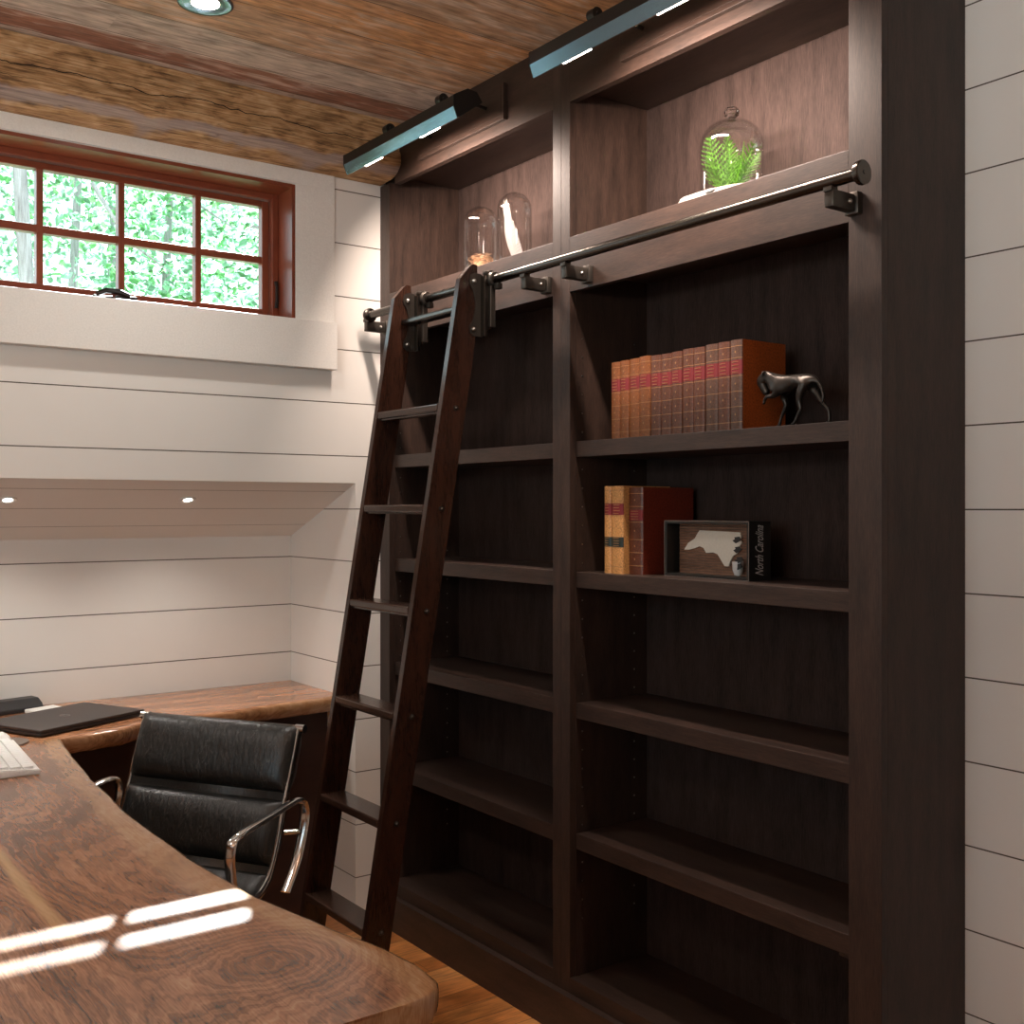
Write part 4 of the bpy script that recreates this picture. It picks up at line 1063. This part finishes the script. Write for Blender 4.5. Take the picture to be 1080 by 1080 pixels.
for k in range(4):
    a = PI / 4 + k * PI / 2; c, s_ = math.cos(a), math.sin(a)
    bm = B_(); tube(bm, [(0.01 * c, .01 * s_, .125), (.15 * c, .15 * s_, .105), (.29 * c, .29 * s_, .075)], [.020, .016, .012], 12, rx=.016)
    lg = autosmooth(link('base_leg', bm, M['chrome'], ch))
    bm = B_(); c0 = Vector((.285 * c, .285 * s_, .028)); tt = Vector((-s_, c, 0))
    for sg in (-1, 1): cyl(bm, c0 + tt * .006 * sg, c0 + tt * .022 * sg, .028, 20)
    cyl(bm, c0 + Vector((0, 0, .0)), c0 + Vector((0, 0, .045)), .007, 10)
    autosmooth(link('caster', bm, M['plastic_black'], lg))

# ================================================================== LIGHT FITTINGS
def downlight(x, y, z, r, label, nrm=(0, 0, -1), lens='bulb', trimmat=None, energy=None, group=None):
    t = thing('recessed_light', label, 'ceiling light', (x, y, z), group)
    rot = Vector((0, 0, -1)).rotation_difference(Vector(nrm))
    t.rotation_mode = 'QUATERNION'; t.rotation_quaternion = rot
    bm = B_(); lathe(bm, [(r, 0), (r, -.003), (r * .93, -.0045), (r * .80, -.004), (r * .52, -.0012), (r * .52, 0)], 40); autosmooth(link('trim_ring', bm, trimmat or M['chrome'], t), 50)
    bm = B_(); lathe(bm, [(0, -.002), (r * .50, -.002), (r * .50, -.0005), (0, -.0005)], 32); link('lens', bm, M[lens], t)
    return t
ringdark = plain('polished_dark_trim_ring', (.10, .13, .17), .15, .9)
downlight(1.003, 2.665, ZC, .068, 'round recessed downlight in the plank ceiling above the chair', trimmat=ringdark)
sn = Vector((0, kz, -1)).normalized()
downlight(.707, 3.449, 1.5 + kz * (3.449 - W), .026, 'small round soffit light above the desk, at the left edge of the photo', tuple(sn), 'bulb2', M['white'])
downlight(1.238, 3.442, 1.5 + kz * (3.442 - W), .026, 'small round soffit light in the slope right of the other one', tuple(sn), 'bulb2', M['white'])

def spot(loc, energy, size=2.2, blend=.7, color=(1, .94, .87), rad=.05, direction=(0, 0, -1)):
    l = bpy.data.lights.new('lamp', 'SPOT'); l.energy = energy; l.spot_size = size; l.spot_blend = blend; l.color = color; l.shadow_soft_size = rad
    o = bpy.data.objects.new('lamp', l); COL.objects.link(o); o.location = loc
    o.rotation_mode = 'QUATERNION'; o.rotation_quaternion = Vector((0, 0, -1)).rotation_difference(Vector(direction)); return o
def area(loc, direction, sx, sy, energy, color):
    l = bpy.data.lights.new('lamp', 'AREA'); l.shape = 'RECTANGLE'; l.size = sx; l.size_y = sy; l.energy = energy; l.color = color
    o = bpy.data.objects.new('lamp', l); COL.objects.link(o); o.location = loc
    o.rotation_mode = 'QUATERNION'; o.rotation_quaternion = Vector((0, 0, -1)).rotation_difference(Vector(direction)); return o
spot((1.003, 2.665, ZC - .012), 27, 2.3, .8, rad=.06)
for (x, y, en) in ((.95, .9, 2), (-.62, .9, 3), (-.62, 2.665, 50), (.95, -.7, 1), (-.62, -.7, 1)):  # unseen downlights, assumed and added to light the room
    downlight(x, y, ZC, .068, 'assumed round recessed downlight in the plank ceiling outside the photo', trimmat=ringdark, group='assumed downlights outside the photo')
    spot((x, y, ZC - .012), en, 2.15, .8, rad=.06)
spot((.707, 3.449, 1.433), 11, 2.35, 1.0, rad=.03); spot((1.238, 3.442, 1.435), 10, 2.35, 1.0, rad=.03)
# area light added in the assumed, unseen left window to stand for daylight
area((XL - .08, .8, 1.6), (1, 0, 0), 2.1, 1.25, 4, (.70, .86, 1.0))
area((-.7, .6, 1.9), (.15, .45, 1), .5, .5, 34, (1, .93, .85))   # unseen fill, added to brighten the ceiling and bounce light around the room
l = bpy.data.lights.new('sun', 'SUN'); l.energy = 34; l.angle = .010; l.color = (.93, .97, 1.0)
o = bpy.data.objects.new('sun', l); COL.objects.link(o); o.location = (3, 9, 8); o.rotation_mode = 'QUATERNION'; o.rotation_quaternion = Vector((0, 0, -1)).rotation_difference(Vector((-.44, -1, -.838)).normalized())

# ================================================================== OUTSIDE
bm = B_(); prism(bm, [(W + T, 2.86), (W + T + .50, 2.712), (W + T + .50, 2.88), (W + T, 3.10)], 'X', XL, XB + .1); tag(link('sun_trim_eave', bm, M['white']), kind='structure')  # unseen eave, added to trim the sun patches on the desk
struct(boxo('ground', (-12, 16, YN + .3, 30, -.4, -.3), M['grass']))
def leaf_blob(bm, c, rad, n, size, rr):
    for _ in range(n):
        while True:
            d = Vector((rr.uniform(-1, 1), rr.uniform(-1, 1), rr.uniform(-1, 1)))
            if d.length < 1: break
        p = Vector(c) + Vector((d.x * rad[0], d.y * rad[1], d.z * rad[2]))
        s = size * rr.uniform(.6, 1.3)
        ax = Vector((rr.gauss(0, 1), rr.gauss(0, 1), rr.gauss(0, .6))).normalized(); nn = ax.cross(Vector((rr.gauss(0, 1), rr.gauss(0, 1), rr.gauss(0, 1)))).normalized()
        fold = ax.cross(nn).normalized() * s * .10
        v = [bm.verts.new(q) for q in (p - ax * s * .55, p - ax * s * .15 + nn * s * .33 + fold, p + ax * s * .25 + nn * s * .24 + fold, p + ax * s * .6, p + ax * s * .25 - nn * s * .24 + fold, p - ax * s * .15 - nn * s * .33 + fold)]
        bm.faces.new((v[0], v[1], v[2], v[3])); bm.faces.new((v[0], v[3], v[4], v[5]))
def tree(x, y, h, r0, blobs, label, leafm, seed, lean=(0, 0), branches=(), leafsize=.09):
    rr = random.Random(seed); t = thing('tree', label, 'tree', (x, y, -.3), 'trees outside the window')
    bm = B_(); pts = []; rad = []
    for k in range(9):
        s = k / 8; pts.append((lean[0] * s + .05 * math.sin(s * 5 + seed), lean[1] * s, h * s)); rad.append(r0 * (1 - .6 * s))
    tube(bm, pts, rad, 12); autosmooth(link('trunk', bm, M['bark'], t))
    for br in branches:
        bm = B_(); tube(bm, [(p[0] - x, p[1] - y, p[2] + .3) for p in br[0]], [br[1] * (1 - .75 * i / (len(br[0]) - 1)) for i in range(len(br[0]))], 8)
        autosmooth(link('branch', bm, M['bark'], t))
    bm = B_()
    for (c, rd, n) in blobs: leaf_blob(bm, (c[0] - x, c[1] - y, c[2] + .3), rd, n, leafsize, rr)
    link('foliage', bm, leafm, t)
    return t
tree(1.40, 6.0, 5.6, .055, [((1.7, 7.0, 3.5), (1.4, .5, 1.1), 2300)], 'pale grey trunked tree seen through the leftmost window panes', M['leafB'], 1, (-.12, 0), leafsize=.055)
tree(2.9, 8.6, 5.6, .05, [((2.7, 8.4, 3.9), (1.2, .6, 1.2), 1700)], 'leafy green tree seen through the middle window panes', M['leafA'], 2, (.1, 0),
     [([(2.15, 7.0, 3.9), (2.05, 6.8, 3.6), (2.3, 6.6, 3.35), (2.7, 6.7, 3.2)], .016), ([(1.75, 6.4, 3.25), (1.95, 6.4, 2.95), (2.2, 6.4, 2.8)], .014)], leafsize=.07)
tree(4.7, 9.4, 5.6, .045, [((3.9, 9.4, 3.6), (1.3, .5, 1.0), 1300), ((2.9, 7.0, 3.0), (.45, .2, .4), 80)], 'thin branched tree seen through the right hand window panes', M['leafB'], 4, (.1, 0),
     [([(2.75, 6.6, 3.60), (3.0, 6.6, 3.42), (3.22, 6.6, 3.30), (3.6, 6.6, 3.22)], .012), ([(2.78, 6.6, 3.20), (3.0, 6.6, 3.20), (3.22, 6.6, 3.30)], .010), ([(2.9, 6.6, 3.1), (3.0, 6.6, 2.85), (3.1, 6.6, 2.6)], .006)], leafsize=.065)
tree(3.6, 12.5, 7.4, .09, [((3.0, 12.5, 5.0), (3.6, .8, 2.6), 5200), ((6.0, 12.7, 4.4), (2.2, .8, 1.8), 900)], 'broad woodland tree standing behind the others outside', M['leafB'], 5, leafsize=.10)

tree(2.05, 7.9, 5.0, .05, [((1.3, 6.45, 4.0), (.45, .3, .56), 420), ((1.85, 6.5, 3.98), (.45, .3, .60), 420), ((2.4, 6.4, 4.0), (.42, .3, .55), 420), ((2.9, 6.5, 3.98), (.42, .3, .58), 420)], 'unseen leafy canopy added above the window view to block part of the sun', M['leafA'], 9, leafsize=.09)  # out of view; crown added to cut the lower part of the sunbeam
# sky
wd = bpy.data.worlds.new('World'); SC.world = wd; wd.use_nodes = True
bg = wd.node_tree.nodes['Background']; bg.inputs[0].default_value = (.74, .93, 1.0, 1); bg.inputs[1].default_value = 2.4
# ================================================================== CAMERA
cam = bpy.data.cameras.new('camera'); co = bpy.data.objects.new('camera', cam); COL.objects.link(co)
co.location = (0, 0, H); co.rotation_euler = (PI / 2, 0, -math.atan2(.5903, .8072))
cam.sensor_width = 36; cam.lens = 36 * 1162 / 1080; cam.shift_y = -4 / 1080; cam.clip_start = .05; cam.clip_end = 100
SC.camera = co
vs = SC.view_settings; vs.view_transform = 'Standard'; vs.look = 'None'; vs.gamma = 1; vs.use_curve_mapping = False; vs.exposure = 0.4
